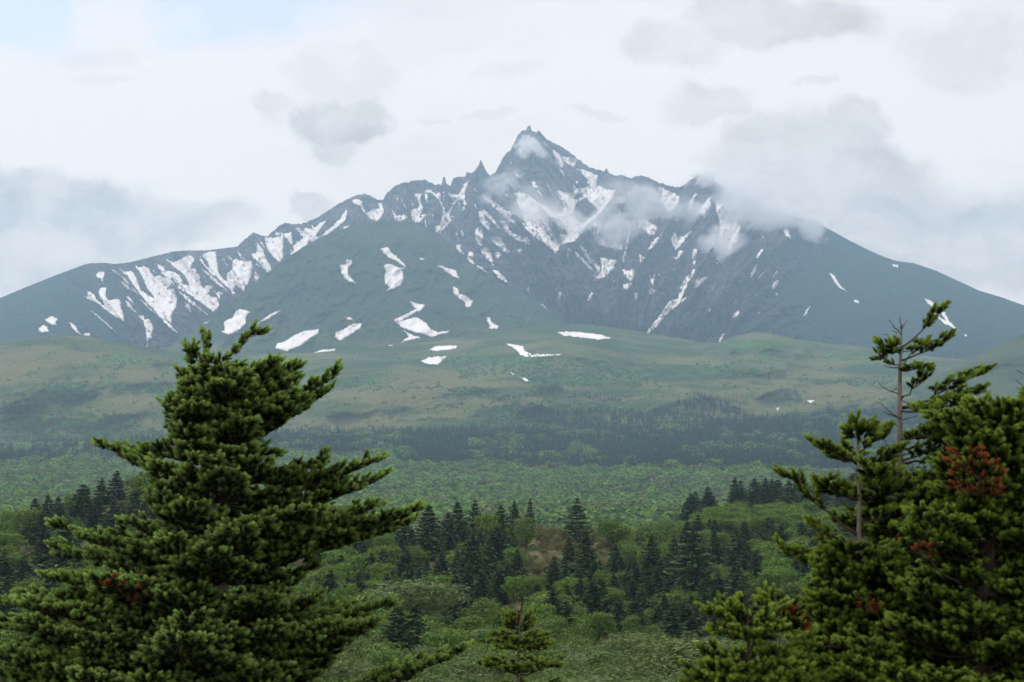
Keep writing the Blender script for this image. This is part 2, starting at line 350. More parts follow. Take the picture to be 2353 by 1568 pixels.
def tone_foot(x, y):
    br = .52 + .5 * fbm(x / 170., y / 36., 4, 75) + .45 * gauss(x, y, [(100, 815, 130, 26), (60, 850, 100, 25), (330, 905, 60, 30), (1600, 830, 60, 16), (1800, 895, 230, 28), (1680, 955, 80, 22), (900, 905, 130, 40), (1060, 890, 120, 20), (2010, 870, 150, 18), (880, 975, 120, 20), (1010, 960, 70, 14)])
    gr = .22 + .65 * fbm(x / 75. + 4, y / 17., 4, 77) + .45 * gauss(x, y, [(300, 830, 130, 14), (150, 895, 90, 20), (380, 895, 110, 22), (90, 980, 250, 30), (1200, 830, 170, 26), (1350, 870, 170, 26), (820, 880, 70, 14), (1100, 905, 60, 16), (1720, 795, 90, 12), (1900, 822, 160, 9), (1980, 880, 90, 12), (1650, 850, 60, 14), (1250, 950, 200, 30), (1400, 985, 150, 20)])
    return np.stack([br * 0, br, gr], -1)

mount = sheet('mountain', np.arange(-300, 2601, 2.0), crest_y, MB + 10, d_mount, 250, [(25, 25), (90, 90), (300, 260), (800, 700), (1500, 1250)], m_rock, tone_mount)
sxs = np.arange(340, 1561, 2.5)
should = sheet('mountain_shoulder', sxs, lambda x: interp(x, SHOULD) + 1.0 * fbm(x / 14., x * 0, 3, 6), 850, d_should, 170, [(30, 8), (120, 60), (400, 260), (700, 480)], m_shoulder, tone_should)
foot = sheet('hills', np.arange(-300, 2651, 3.0), lambda x: interp(x, FOOT) + 1.0 * fbm(x / 12., x * 0, 3, 8), 1035, d_foot, 210, [(30, 4), (120, 30), (350, 130), (800, 380)], m_shoulder, tone_foot)
rhill = sheet('right_hill', np.arange(2000, 2651, 4.0), lambda x: interp(x, RHILL) + 1.2 * fbm(x / 9., x * 0, 3, 9), 1000, d_rhill, 90, [(20, 5), (100, 40), (400, 220), (900, 520)], m_shoulder,
              lambda x, y: np.stack([x * 0 + .55, .15 + .4 * fbm(x / 60., y / 20., 3, 79), .25 + .5 * fbm(x / 40., y / 18., 3, 80)], -1))

# ------------------------------------------------------------------ the near and middle ground: one height field from behind the camera to the hills
YR = {200: [(-300, 1540), (300, 1530), (1000, 1512), (1700, 1520), (2700, 1530)],
      270: [(-300, 1390), (100, 1370), (500, 1365), (1000, 1385), (1150, 1360), (1280, 1335), (1400, 1370), (1500, 1388), (1900, 1385), (2700, 1380)],
      350: [(-300, 1240), (0, 1235), (100, 1215), (180, 1185), (230, 1160), (290, 1137), (340, 1130), (420, 1142), (600, 1200), (850, 1262), (1000, 1262), (1120, 1246), (1200, 1222), (1290, 1212), (1345, 1228), (1430, 1255), (1560, 1280), (1700, 1296), (1900, 1290), (2700, 1275)],
      430: [(-300, 1290), (300, 1250), (900, 1300), (1420, 1310), (1540, 1262), (1640, 1230), (1780, 1222), (1900, 1235), (2100, 1240), (2700, 1230)],
      520: [(-300, 1320), (900, 1320), (1460, 1305), (1570, 1205), (1700, 1172), (1850, 1155), (2100, 1130), (2700, 1100)],
      720: [(-300, 1295), (900, 1295), (1500, 1290), (2000, 1270), (2700, 1250)],
      1000: [(-300, 1243), (2700, 1240)], 1300: [(-300, 1200), (1200, 1206), (2700, 1200)], 1600: [(-300, 1162), (1200, 1172), (2700, 1165)],
      2000: [(-300, 1105), (600, 1110), (1300, 1118), (1700, 1105), (2700, 1085)], 2500: [(-300, 1058), (700, 1045), (1400, 1055), (2000, 1030), (2700, 1000)],
      3200: [(-300, 1000), (700, 985), (1500, 975), (2000, 955), (2700, 940)]}
YD = sorted(YR)
_XS = np.arange(-300, 2701, 5.0)
_tab = []
for d_ in YD:
    yv = interp(_XS, YR[d_]); kk = np.exp(-0.5 * (np.arange(-10, 11) / 5.0) ** 2); kk /= kk.sum()
    yv = np.convolve(np.pad(yv, 10, mode='edge'), kk, 'valid'); rr = ray(_XS, yv); _tab.append(rr[2] / rr[1] * d_)
_tab = np.array(_tab)                                           # heights at each depth row
NEARZ = [(-90, 3), (-20, -1.2), (0, -1.72), (8, -3.2), (15, -6.2), (40, -12.5), (80, -16.8), (120, -19.2)]
_dd = np.array([p[0] for p in NEARZ] + YD, float)
_zz = np.concatenate([np.repeat(np.array([[p[1]] for p in NEARZ], float), len(_XS), 1), _tab], 0)
_fine_d = np.concatenate([np.arange(-90, 560, 4.0), np.arange(560, 3201, 20.0)])
_fz = np.array([[0.0]])
_fz = np.stack([np.interp(_fine_d, _dd, _zz[:, j]) for j in range(len(_XS))], 1)
def _sm1(a, n):                                                  # soften the kinks along depth
    k_ = np.exp(-0.5 * (np.arange(-3 * n, 3 * n + 1) / n) ** 2); k_ /= k_.sum()
    return np.stack([np.convolve(np.pad(a[:, j], 3 * n, mode='edge'), k_, 'valid') for j in range(a.shape[1])], 1)
_cut = 163
_fz = np.concatenate([_sm1(_fz, 3)[:_cut], _sm1(_fz, 2)[_cut:]], 0)
def gz(x, y):
    x = np.asarray(x, float); y = np.asarray(y, float)
    px = CX + FOC * x / np.maximum(y, 110.0)
    i = np.clip(np.interp(y, _fine_d, np.arange(len(_fine_d))), 0, len(_fine_d) - 1.001); j = np.clip((px + 300) / 5.0, 0, len(_XS) - 1.001)
    i0 = i.astype(int); j0 = j.astype(int); a = i - i0; b = j - j0
    z_ = _fz[i0, j0] * (1 - a) * (1 - b) + _fz[i0 + 1, j0] * a * (1 - b) + _fz[i0, j0 + 1] * (1 - a) * b + _fz[i0 + 1, j0 + 1] * a * b
    return z_ + .35 * fbm(x / 14., y / 14., 3, 91) * np.clip(y / 60, .1, 1) + 3.0 * fbm(x / 160., y / 160., 3, 93) * np.clip((y - 600) / 500, 0, 1)
m_ground, nt = mat('grassy_ground')
g = nt.n('ShaderNodeNewGeometry').outputs['Position']
sy_ = nt.n('ShaderNodeSeparateXYZ', ins={0: g}).outputs[1]
n1 = nt.noise(g, .06, 6, .6); n2 = nt.noise(g, .9, 6, .65); n3 = nt.noise(g, .012, 5, .6)
c = nt.mix(nt.ss(n1, .4, .62), (.045, .070, .020), (.165, .135, .080))
c = nt.mix(nt.ss(n2, .4, .7), c, (.075, .10, .038))
far_c = nt.mix(nt.ss(n3, .4, .6), (.045, .09, .032), (.075, .115, .045))
c = nt.mix(nt.ss(sy_, 600, 1000), c, far_c)
finish(nt, c, .95, .05, bump=nt.m('ADD', n2, n1), bdist=.5)
ay = np.concatenate([np.arange(-90, 560, 4.0), np.arange(560, 3201, 22.0)]); ax_ = np.linspace(-.55, .55, 420)
GY, GX = np.meshgrid(ay, ax_, indexing='ij'); GX = GX * np.maximum(GY, 0) + GX * 190
me = mesh_np('ground', np.stack([GX, GY, gz(GX, GY)], -1).reshape(-1, 3), grid_faces(len(ay), len(ax_)), [m_ground, m_shoulder], attrs={'zone': np.stack([GX * 0, .35 + .3 * fbm(GX / 200., GY / 300., 3, 96), .5 + .5 * fbm(GX / 120., GY / 160., 3, 97)], -1).reshape(-1, 3)}, mat_idx=np.repeat((ay[:-1] > 900).astype(int), len(ax_) - 1))
tag(obj('ground', me), kind='structure')
# lowland beyond everything, so that nothing ends in empty air
me = mesh_np('plain', [(-4190, -290, -140), (4190, -290, -140), (4190, 9290, -140), (-4190, 9290, -140)], [(0, 1, 2, 3)], m_ground, False)
tag(obj('plain', me), kind='structure')

# ------------------------------------------------------------------ snow, draped on the slopes
m_snow, nt = mat('old_snow')
g = nt.n('ShaderNodeNewGeometry').outputs['Position']
n1 = nt.noise(nt.n('ShaderNodeMapping', ins={'Vector': g, 'Scale': (1, 1, .4)}).outputs[0], .02, 6, .65)
c = nt.mix(nt.ss(n1, .36, .66), (.74, .69, .68), (.88, .85, .84))
finish(nt, c, .7, .2, bump=n1, bdist=6.0)
CROPS = {'A': (0, 700, 1300 / 2353), 'B': (1200, 400, 1300 / 2038), 'C': (2400, 600, 1440 / 2353), 'F': (2200, 650, 700 / 2091), 'D': (0, 0, 3840 / 2353)}
SNOW = """A 655,600 672,582 705,580 708,600 700,615 698,640 690,638 680,618 665,622
A 570,745 600,750 598,712 640,730 650,760 690,800 708,805 700,775 680,760 670,710 690,688 718,688 720,750 735,772 800,762 818,790 815,820 830,850 842,918 790,885 720,840 660,790 610,770
A 618,845 660,870 720,925 790,990 740,955 680,900
A 308,905 350,882 390,900 375,915 380,940 340,930
A 265,965 290,945 315,950 330,985 300,985 280,990
A 475,925 510,945 525,975 550,1003 520,990 490,960
A 565,998 600,995 620,1010 580,1014
A 850,775 880,795 900,830 935,860 915,850 870,815
A 940,880 975,878 985,905 1010,905 1040,940 1040,970 1025,1000 1030,1025 1006,1030 1001,1090 993,1010 990,970 970,915
A 757,558 800,590 810,605 775,580
A 812,560 850,580 885,573 910,590 930,640 945,675 950,700 1000,735 1042,762 1045,750 1000,690 960,600 912,538 950,550 975,540 1015,560 1040,610 1080,605 1170,640 1165,655 1130,700 1175,690 1205,770 1185,830 1165,860 1160,925 1120,890 1110,850 1130,905 1180,960 1205,990 1150,955 1080,880 1000,790 950,730 920,690 870,610
A 950,765 1000,800 1050,860 1010,835
A 812,640 850,650 890,700 910,712 870,700
A 1060,520 1090,535 1130,570 1180,580 1215,600 1250,660 1285,680 1280,650 1250,600 1215,570 1170,540 1135,500 1180,515 1240,490 1270,470 1300,475 1320,495 1310,530 1285,555 1330,560 1330,590 1350,595 1360,660 1380,690 1400,670 1425,660 1445,680 1415,700 1410,735 1465,750 1490,805 1450,850 1380,800 1300,740 1210,690 1180,630 1150,630 1100,590
A 1212,712 1280,750 1350,815 1410,870 1370,855 1290,790
A 1250,780 1280,800 1300,850 1280,840 1260,820
A 1352,490 1375,495 1400,540 1425,555 1410,510 1375,465 1420,445 1465,445 1472,500 1485,590 1530,640 1545,640 1535,590 1580,560 1575,520 1590,495 1660,510 1700,505 1715,530 1700,600 1680,660 1650,705 1600,670 1580,690 1600,740 1570,715 1500,640 1430,590 1375,520
A 1370,560 1430,600 1500,660 1545,710 1470,660
A 1712,455 1735,455 1750,420 1745,380 1785,430 1810,500 1830,530 1840,570 1815,583 1760,520 1720,485
A 1795,345 1850,350 1923,335 1922,400 1918,480 1900,515 1860,480 1815,430
A 1928,325 1975,315 1985,385 1970,385
A 2010,285 2030,280 2055,320 2070,280 2130,290 2170,250 2220,225 2190,270 2145,330 2165,350 2230,290 2300,230 2340,165 2356,160 2350,200 2330,240 2270,290 2200,340 2140,385 2100,365 2085,400 2060,455 2000,488 1970,460 1990,440 2000,395 2060,350
A 1732,570 1745,600 1760,620 1730,650 1728,620
A 1500,985 1530,970 1520,930 1545,905 1580,890 1600,850 1630,835 1690,852 1665,890 1665,925 1640,960 1580,1000 1545,1000 1520,990
A 1740,937 1780,905 1850,860 1910,838 1860,875 1790,915
A 1870,1100 1885,1065 1940,1050 2000,1010 2060,985 2160,972 2155,1000 2090,1040 2050,1075 1990,1100 1950,1118
A 2118,1137 2180,1110 2270,1102 2275,1118 2200,1135
A 1380,930 1415,912 1400,930
A 1455,710 1510,720 1490,760
B 155,905 185,905 188,920 165,950 165,980 185,1010 212,1038 175,1030 140,1005 118,950 125,930 150,930
B 350,840 400,832 420,860 450,885 508,945 480,955 485,980 490,1010 470,1050 430,1070 390,1080 410,1060 385,1040 380,1010 385,960 375,940 400,925 430,935 465,950 498,948 440,905 400,890 375,860
B 690,935 750,950 795,965 818,1010 790,1000 740,970
B 790,1060 815,1080 820,1105 860,1115 895,1140 880,1180 855,1175 850,1150 815,1125 785,1095
B 525,1147 570,1160 618,1168 600,1195 540,1225 480,1262 560,1238 590,1250 630,1280 650,1310 690,1325 760,1320 730,1335 655,1355 600,1335 540,1320 480,1300 435,1255 480,1235 560,1195 550,1180
B 490,1312 520,1335 545,1345 590,1360 520,1375 475,1392 490,1375 520,1355
B 980,1240 1000,1245 1010,1270 1048,1292 1035,1308 995,1305 1000,1285 985,1265
B 88,1355 100,1325 150,1305 190,1280 240,1275 235,1305 190,1335 120,1375
B 645,1430 680,1410 800,1405 795,1422 740,1432 680,1438
B 595,1497 640,1475 750,1467 715,1495 690,1518 640,1515
B 1395,1325 1500,1325 1640,1340 1715,1362 1640,1370 1500,1355 1430,1345
B 1090,1388 1140,1400 1195,1410 1205,1440 1250,1458 1415,1455 1400,1463 1300,1470 1220,1474 1180,1462 1150,1425 1110,1405
B 145,1237 180,1243 195,1258 165,1252
B 405,1403 445,1408 420,1416
B 585,890 618,895 600,905
B 1298,1163 1315,1168 1332,1190 1315,1182
B 190,550 215,545 245,555 250,580 265,610 280,640 255,620 235,585 200,570
B 280,628 310,605 345,600 340,570 360,562 370,600 372,630 345,670 305,668 285,645
B 140,710 165,705 150,738 138,735
B 430,650 450,642 500,640 512,655 490,672 455,676
B 553,518 598,515 590,560 605,600 600,615 585,650 612,630 628,632 600,665 572,690 545,670 538,640 533,615 555,600 575,600 580,560
B 615,500 650,490 685,520 700,505 712,520 708,550 730,590 740,630 760,610 790,560 765,535 750,505 775,515 810,520 830,490 835,465 873,435 865,465 855,500 848,545 860,570 850,605 830,610 845,580 840,550 800,560 775,600 765,640 775,665 750,700 715,738 680,735 680,700 705,695 715,660 725,620 710,570 690,540 655,510 625,510
B 952,518 975,530 1010,560 1060,600 1120,650 1178,715 1120,675 1060,625 1000,575 965,540
B 1010,552 1060,585 1085,610 1120,620 1120,638 1095,632 1040,595
B 935,620 960,608 985,620 1000,640 1025,670 1055,715 1020,690 985,650 960,630 970,660 1000,690 995,735 960,700 938,665
B 912,740 930,705 955,705 960,750 950,815 935,810 915,780
B 1055,672 1085,675 1110,710 1130,745 1165,755 1190,765 1215,765 1235,790 1225,810 1200,795 1150,785 1110,750 1075,705
B 1003,755 1060,775 1080,805 1095,835 1118,855 1090,860 1050,830 1010,785
B 945,835 985,835 1005,870 1015,910 1018,938 985,900 955,870
B 875,860 900,855 900,900 912,950 885,930 867,890
B 920,935 950,945 980,975 940,965
B 1015,960 1050,970 1080,1000 1105,1030 1080,1038 1050,1015
B 1028,860 1060,862 1060,880 1045,895 1030,880
B 1165,840 1195,835 1180,865 1168,862
B 800,820 825,815 830,840 850,875 820,860
B 1140,510 1170,500 1230,520 1290,570 1340,600 1390,620 1420,630 1435,590 1420,560 1395,530 1392,490 1430,500 1485,510 1500,490 1510,480 1560,475 1580,470 1560,420 1530,385 1500,362 1540,370 1600,390 1635,405 1628,440 1625,470 1650,470 1690,490 1738,490 1720,540 1680,590 1640,635 1600,670 1560,710 1520,760 1495,795 1440,805 1410,820 1385,865 1370,840 1330,810 1280,780 1240,740 1210,690 1190,640 1160,570 ; 1515,500 1545,530 1520,545 1490,545 ; 1510,562 1560,542 1600,570 1632,608 1620,638 1580,658 1550,685 1505,668 1484,630 ; 1340,650 1380,655 1400,700 1440,730 1455,755 1410,750 1395,775 1370,740 1345,690
B 1190,680 1230,715 1290,775 1260,765 1210,720
B 1370,255 1395,270 1415,290 1430,330 1422,358 1400,340 1385,310
B 1420,290 1450,300 1480,300 1505,315 1500,360 1470,350 1440,325
B 1500,440 1520,438 1512,455
B 1250,435 1265,450 1285,480 1260,475 1245,455
B 903,482 915,488 922,500 908,494
B 1425,258 1450,258 1440,264
B 1480,840 1520,870 1580,925 1620,970 1640,1010 1610,1025 1605,975 1560,930 1500,870
B 1520,810 1550,830 1580,870 1620,920 1645,945 1640,1000 1625,960 1590,920 1550,870
B 1648,890 1700,900 1740,908 1720,960 1680,995 1630,1020 1640,990 1655,950
B 1455,842 1475,840 1465,880 1452,888
B 1400,1085 1415,1090 1420,1145 1405,1130
B 1220,1050 1228,1055 1226,1083 1220,1080
F 545,510 500,600 490,680 470,780 440,900 415,1000 400,960 425,860 445,760 470,660 500,570
F 390,1090 430,1080 470,1100 535,1070 530,1140 495,1210 440,1170
F 410,1250 495,1235 490,1270 450,1310 405,1290
F 700,1140 735,1190 770,1130 750,1200 755,1280 735,1270 715,1200
F 700,1310 735,1290 765,1320 735,1360 705,1345
F 540,1340 580,1340 570,1390 545,1425
F 10,1400 50,1340 75,1330 45,1400 25,1430
F 590,910 615,930 645,940 630,990 590,1005 600,950
F 760,160 830,150 880,190 960,220 1040,260 1010,350 950,420 890,470 900,420 860,350 810,300 850,270 840,230
F 1240,228 1200,300 1195,380 1140,440 1130,390 1160,310 1200,245
F 1410,260 1380,310 1395,360 1370,430 1320,495 1260,450 1285,380 1330,330 1350,290
F 1450,355 1580,345 1700,350 1760,420 1720,560 1700,740 1650,850 1560,935 1480,990 1450,950 1500,900 1480,800 1480,680 1490,560 1460,440
F 950,730 990,650 1010,710 1080,710 1130,680 1190,625 1160,680 1100,740 1050,810 990,860 975,820 955,780
F 1030,870 1080,880 1050,920 1000,970 970,945 1020,930
F 1195,860 1245,850 1225,940 1210,1050 1190,1000 1185,920
F 1180,1090 1215,1080 1210,1120 1180,1170 1140,1215 1130,1260 1090,1320 1075,1400 1140,1385 1060,1450 960,1530 900,1580 800,1700 700,1790 645,1850 680,1770 760,1660 850,1560 910,1450 980,1410 1030,1400 1030,1330 1060,1260 1080,1215 1120,1205 1110,1160 1170,1140
F 1355,1170 1320,1210 1250,1270 1200,1300 1230,1220 1270,1175
F 725,850 690,850 740,770 780,720 815,730 780,790
F 1980,855 1950,900 1900,970 1920,900 1950,860
F 1900,1030 1890,1110 1850,1160 1820,1185 1850,1110
F 2020,1080 1980,1120 1910,1200 1940,1150
F 1440,1000 1475,1000 1450,1020
F 280,570 340,580 380,600 385,660 330,620
F 580,510 650,510 700,550 800,600 760,680 720,700 650,640 590,610
F 240,540 260,590 220,640 190,610
F 100,560 170,590 130,700 200,760 390,800 400,860 250,830 100,800 60,700
C 1160,695 1190,710 1220,760 1265,805 1230,790 1190,745
C 1748,852 1780,865 1812,890 1790,900 1765,880
C 1840,918 1865,935 1890,980 1915,1010 1955,1045 1900,1020 1860,1000 1820,960 1790,940 1800,935 1850,975 1872,985 1850,945
C 1980,1060 2005,1078 1995,1083
C 1310,862 1335,862 1340,875 1320,877
C 1545,640 1580,645 1582,660 1555,655
C 495,1115 485,1110 500,1070 525,1062 510,1085
C 565,965 575,940 600,922 608,935 590,960
C 808,788 820,755 845,738 843,765 820,790
C 570,880 590,855 580,880
C 1002,960 1020,920 1042,900 1025,935
C 880,430 905,425 925,485 895,465
C 420,930 432,910 430,925
D 1173,857 1182,858 1180,862
D 1195,866 1208,870 1220,878 1206,876
D 1782,936 1786,940 1790,936 1787,944
D 1856,920 1871,920 1864,926"""
def inside(px, py, poly):
    c_ = np.zeros(px.shape, bool); n_ = len(poly)
    for i in range(n_):
        (x0, y0), (x1, y1) = poly[i], poly[(i + 1) % n_]
        if y0 == y1: continue
        c_ ^= ((y0 > py) != (y1 > py)) & (px < (x1 - x0) * (py - y0) / (y1 - y0) + x0)
    return c_
def rough_outline(poly, rng, step=1.9, amp=1.7):
    out = []
    n_ = len(poly)
    for i in range(n_):
        a = np.array(poly[i]); b = np.array(poly[(i + 1) % n_]); L = np.hypot(*(b - a)); k = max(1, int(L / step)); nrm = np.array([-(b - a)[1], (b - a)[0]]) / max(L, 1e-6)
        for q in range(k):
            t = q / k; am = amp * min(1, L / 6) * (1 if q else .3)
            out.append(tuple(a + (b - a) * t + nrm * am * float(rng.normal() * .55)))
    return out
srng = np.random.default_rng(3)
for _ in range(150):                                             # thin remnants lying in the gullies between the large snow fields
    zx = srng.choice(3, p=[.3, .45, .25]); cx_ = srng.uniform(*[(280, 780), (880, 1340), (1340, 1800)][zx]); cr = float(crest_y(np.array([cx_]))[0]); cy_ = cr + srng.uniform(*[(14, 90), (20, 210), (25, 260)][zx])
    if 345 < cx_ < 1555 and cy_ > interp(cx_, SHOULD) - 6: continue
    kk_ = float(np.interp(cx_, [0, 500, 850, 1000, 1150, 1300, 1420, 1500, 1700, 1800], [.75, .85, .3, .15, .95, .6, 0., -.6, -.75, -.6])) + srng.normal(0, .15)
    Ln = srng.uniform(5, 26) * (.6 if cy_ > cr + 150 else 1); wd_ = srng.uniform(.8, 2.6); dy_ = Ln / math.hypot(1, kk_); dx_ = dy_ * kk_
    pl_ = [(cx_ - dx_ / 2, cy_ - dy_ / 2), (cx_ + wd_, cy_ - dy_ * .1), (cx_ + dx_ / 2, cy_ + dy_ / 2), (cx_ - wd_ * srng.uniform(.5, 1), cy_ + dy_ * .05)]
    SNOW += '\nD ' + ' '.join('%.2f,%.2f' % q for q in pl_)
for line in SNOW.split('\n'):
    ck, rest = line[0], line[2:]; ox, oy, sc = CROPS[ck]
    polys = [[((float(a.split(',')[0]) * sc + ox) * 2353 / 3840, (float(a.split(',')[1]) * sc + oy) * 2353 / 3840) for a in part.split()] for part in rest.split(';')]
    g_ = 1.06; c0_ = np.array(polys[0]).mean(0)
    if len(polys) == 1: polys = [[tuple(c0_ + (np.array(q) - c0_) * (1 + 1.3 / max(8, np.abs(np.array(polys[0]) - c0_).max()))) for q in polys[0]]]
    polys = [rough_outline(p, srng) for p in polys]
    P0 = np.array(polys[0]); mx, my = P0.mean(0)
    if my > interp(mx, FOOT) + 1: df = d_foot
    elif 345 < mx < 1555 and my > interp(mx, SHOULD) + 2: df = d_should
    else: df = d_mount
    verts, edges = [], []
    for p in polys:
        o_ = len(verts); verts += [Vector(q) for q in p]; edges += [(o_ + i, o_ + (i + 1) % len(p)) for i in range(len(p))]
    nb = len(verts)
    gx, gy = np.meshgrid(np.arange(P0[:, 0].min(), P0[:, 0].max(), 2.6), np.arange(P0[:, 1].min(), P0[:, 1].max(), 2.6))
    gx = gx.ravel() + srng.uniform(-.4, .4, gx.size); gy = gy.ravel() + srng.uniform(-.4, .4, gy.size)
    ok = inside(gx, gy, polys[0])
    for h in polys[1:]: ok &= ~inside(gx, gy, h)
    ok = ok if len(P0) > 8 else ok & False
    verts += [Vector((a, b)) for a, b in zip(gx[ok], gy[ok])]
    v2, e2, f2, ov, oe, of_ = delaunay_2d_cdt(verts, edges, [], 0, 1e-4)
    V2a = np.array([(q.x, q.y) for q in v2]); f2 = np.array([f for f in f2 if len(f) == 3])
    cen = V2a[f2].mean(1); ok = inside(cen[:, 0], cen[:, 1], polys[0])
    for h in polys[1:]: ok &= ~inside(cen[:, 0], cen[:, 1], h)
    f2 = f2[ok]
    if not len(f2): continue
    isb = np.array([any(i < nb for i in o_) for o_ in ov])
    off = np.where(isb, 3.0, 9.0) * (1.0 if df is not d_foot else .6)
    P3 = at(V2a[:, 0], V2a[:, 1], df(V2a[:, 0], V2a[:, 1]) - off)
    # outline turned down into the slope, so that each snow field has an edge and no gap under it
    be = {}
    for f in f2:
        for a, b in ((f[0], f[1]), (f[1], f[2]), (f[2], f[0])):
            be[(a, b)] = be.get((a, b), 0) + 1
    rim = [(a, b) for (a, b) in be if (b, a) not in be]
    Pb = at(V2a[:, 0], V2a[:, 1], df(V2a[:, 0], V2a[:, 1]) + 8)
    nv = len(P3); F_ = np.concatenate([f2, np.array([(b, a, a + nv) for a, b in rim] + [(b, a + nv, b + nv) for a, b in rim])], 0)
    me = mesh_np('snow_patch', np.concatenate([P3, Pb], 0), F_, m_snow)
    o = tag(obj('snow_patch', me), kind='structure')
# ------------------------------------------------------------------ trees of the middle distance
def norm(a): return a / np.maximum(np.linalg.norm(a, axis=-1, keepdims=True), 1e-9)
def tube(pts, rad, n=6):
    """tapered tube along a polyline -> verts, quads"""
    pts = np.asarray(pts, float); rad = np.asarray(rad, float); m_ = len(pts)
    t = norm(np.gradient(pts, axis=0)); ref = np.array([0, 0, 1.0]) if abs(t[0, 2]) < .9 else np.array([1.0, 0, 0])
    a = norm(np.cross(t, ref)); b = np.cross(t, a); an = np.linspace(0, 2 * math.pi, n, endpoint=False)
    V_ = pts[:, None] + rad[:, None, None] * (np.cos(an)[None, :, None] * a[:, None] + np.sin(an)[None, :, None] * b[:, None])
    i = np.arange(m_ - 1)[:, None] * n; j = np.arange(n)[None]; k = (j + 1) % n
    F_ = np.stack([i + j, i + k, i + n + k, i + n + j], -1).reshape(-1, 4)
    return V_.reshape(-1, 3), F_
class Q:
    def __init__(s): s.v = []; s.f = []; s.t = []; s.n = 0
    def add(s, v, f, tone=0.5):
        v = np.asarray(v, float).reshape(-1, 3); s.v.append(v); s.f.append(np.asarray(f) + s.n); s.n += len(v)
        s.t.append(np.broadcast_to(np.asarray(tone, float), (len(v),)))
    def mesh(s, name, mats, smooth=False):
        return mesh_np(name, np.concatenate(s.v), np.concatenate(s.f), mats, smooth, {'tone': np.concatenate(s.t)})
def leaf_quads(c, u, v, size_u, size_v):
    """one quad per row: centre c, half axes u*size_u, v*size_v"""
    u = u * size_u[:, None] * .5; v = v * size_v[:, None] * .5
    V_ = np.stack([c - u - v * .6, c + u * .15 - v, c + u + v * .5, c - u * .1 + v], 1)
    return V_.reshape(-1, 3), np.arange(len(c) * 4).reshape(-1, 4)

def fir_crown(rng, H=1.0, Rb=.30, n_whorl=15, per=8, qs=10, gap=.0, droop=.25, top_bare=0.0):
    q = Q()
    for k in range(n_whorl):
        t = (k + .5 + rng.uniform(-.3, .3)) / n_whorl            # 0 at the top
        z0 = H * (1 - t * .92); rad = Rb * (t ** .82) * rng.uniform(.85, 1.1) + .02
        nb = max(3, int(per * (.45 + .7 * t)))
        a0 = rng.uniform(0, 6.28)
        for b in range(nb):
            if rng.random() < gap: continue
            a = a0 + 6.283 * b / nb + rng.uniform(-.25, .25); L = rad * rng.uniform(.7, 1.18)
            d_ = np.array([math.cos(a), math.sin(a), 0]); sd_ = np.array([-d_[1], d_[0], 0])
            n = max(3, int(qs * (.4 + .8 * t))); s_ = np.sort(rng.uniform(.15, 1.0, n)); w_ = L * .34 * (1.1 - s_) + .012
            off = rng.uniform(-1, 1, n) * w_
            c = d_ * (s_ * L)[:, None] + sd_ * off[:, None]
            c[:, 2] += z0 - droop * L * s_ + .22 * L * s_ ** 3 + rng.uniform(-.008, .008, n) - np.abs(off) * .25
            u = norm(d_[None] + sd_[None] * (off / (w_ + 1e-6) * .8)[:, None] + rng.normal(0, .18, (n, 3)) + np.array([0, 0, -.05]))
            v = norm(np.cross(u, np.array([0, 0, 1.0])[None] + rng.normal(0, .45, (n, 3))))
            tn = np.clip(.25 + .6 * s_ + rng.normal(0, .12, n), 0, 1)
            V_, F_ = leaf_quads(c, u, v, np.full(n, .085) * rng.uniform(.7, 1.25, n), np.full(n, .046) * rng.uniform(.7, 1.3, n))
            q.add(V_, F_, np.repeat(tn, 4))
    # leader
    n = 10; c = np.zeros((n, 3)); c[:, 2] = np.linspace(H * .9, H * 1.03, n); u = norm(rng.normal(0, .5, (n, 3)) + np.array([0, 0, .9])); v = norm(np.cross(u, rng.normal(0, 1, (n, 3))))
    V_, F_ = leaf_quads(c, u, v, np.full(n, .05), np.full(n, .018)); q.add(V_, F_, .7)
    return q
def broad_crown(rng, H=1.0, Rx=.42, n_lobe=9, n_leaf=2600, size=.03, streak=0.0, base=.18, wind=0.0, tang=.18, tn_=.14):
    q = Q(); lobes = []
    for i in range(n_lobe):
        a = rng.uniform(0, 6.28); r_ = Rx * math.sqrt(rng.random()) * .68; zz = H * (base + .22 + (1 - base - .36) * rng.random() ** .8) * (1 - .35 * (r_ / Rx) ** 2)
        lobes.append((np.array([math.cos(a) * r_, math.sin(a) * r_, zz]), Rx * rng.uniform(.36, .58), Rx * rng.uniform(.28, .42)))
    lobes.append((np.array([0, 0, H * .70]), Rx * .55, Rx * .5))
    lobes.append((np.array([0, 0, H * .42]), Rx * .75, Rx * .5))
    per = n_leaf // len(lobes)
    for c0, ra, rb in lobes:
        d_ = norm(rng.normal(0, 1, (per, 3)) + np.array([0, 0, .35])); sh = rng.uniform(.62, 1.04, per) ** .6
        bump = 1 + .28 * np.sin(d_[:, 0] * 5 + c0[0] * 40) * np.sin(d_[:, 1] * 5 + 2) + .18 * np.sin(d_[:, 2] * 9 + c0[2] * 30)
        c = c0 + d_ * np.array([ra, ra, rb]) * (sh * bump)[:, None]
        u = norm(rng.normal(0, 1, (per, 3)) + np.array([wind, -wind * .3, wind * .55])); u = norm(u - d_ * ((u * d_).sum(1, keepdims=True) * (1 - tang))); v = norm(np.cross(u, norm(d_ + rng.normal(0, .30 + .25 * tang, (per, 3)))))
        s_ = size * rng.uniform(.6, 1.5, per)
        V_, F_ = leaf_quads(c, u, v, s_ * (1 + streak), s_ * (.8 - .3 * min(1, streak)))
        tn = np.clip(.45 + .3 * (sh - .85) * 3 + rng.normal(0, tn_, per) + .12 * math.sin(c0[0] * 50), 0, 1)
        q.add(V_, F_, np.repeat(tn, 4))
    return q, lobes
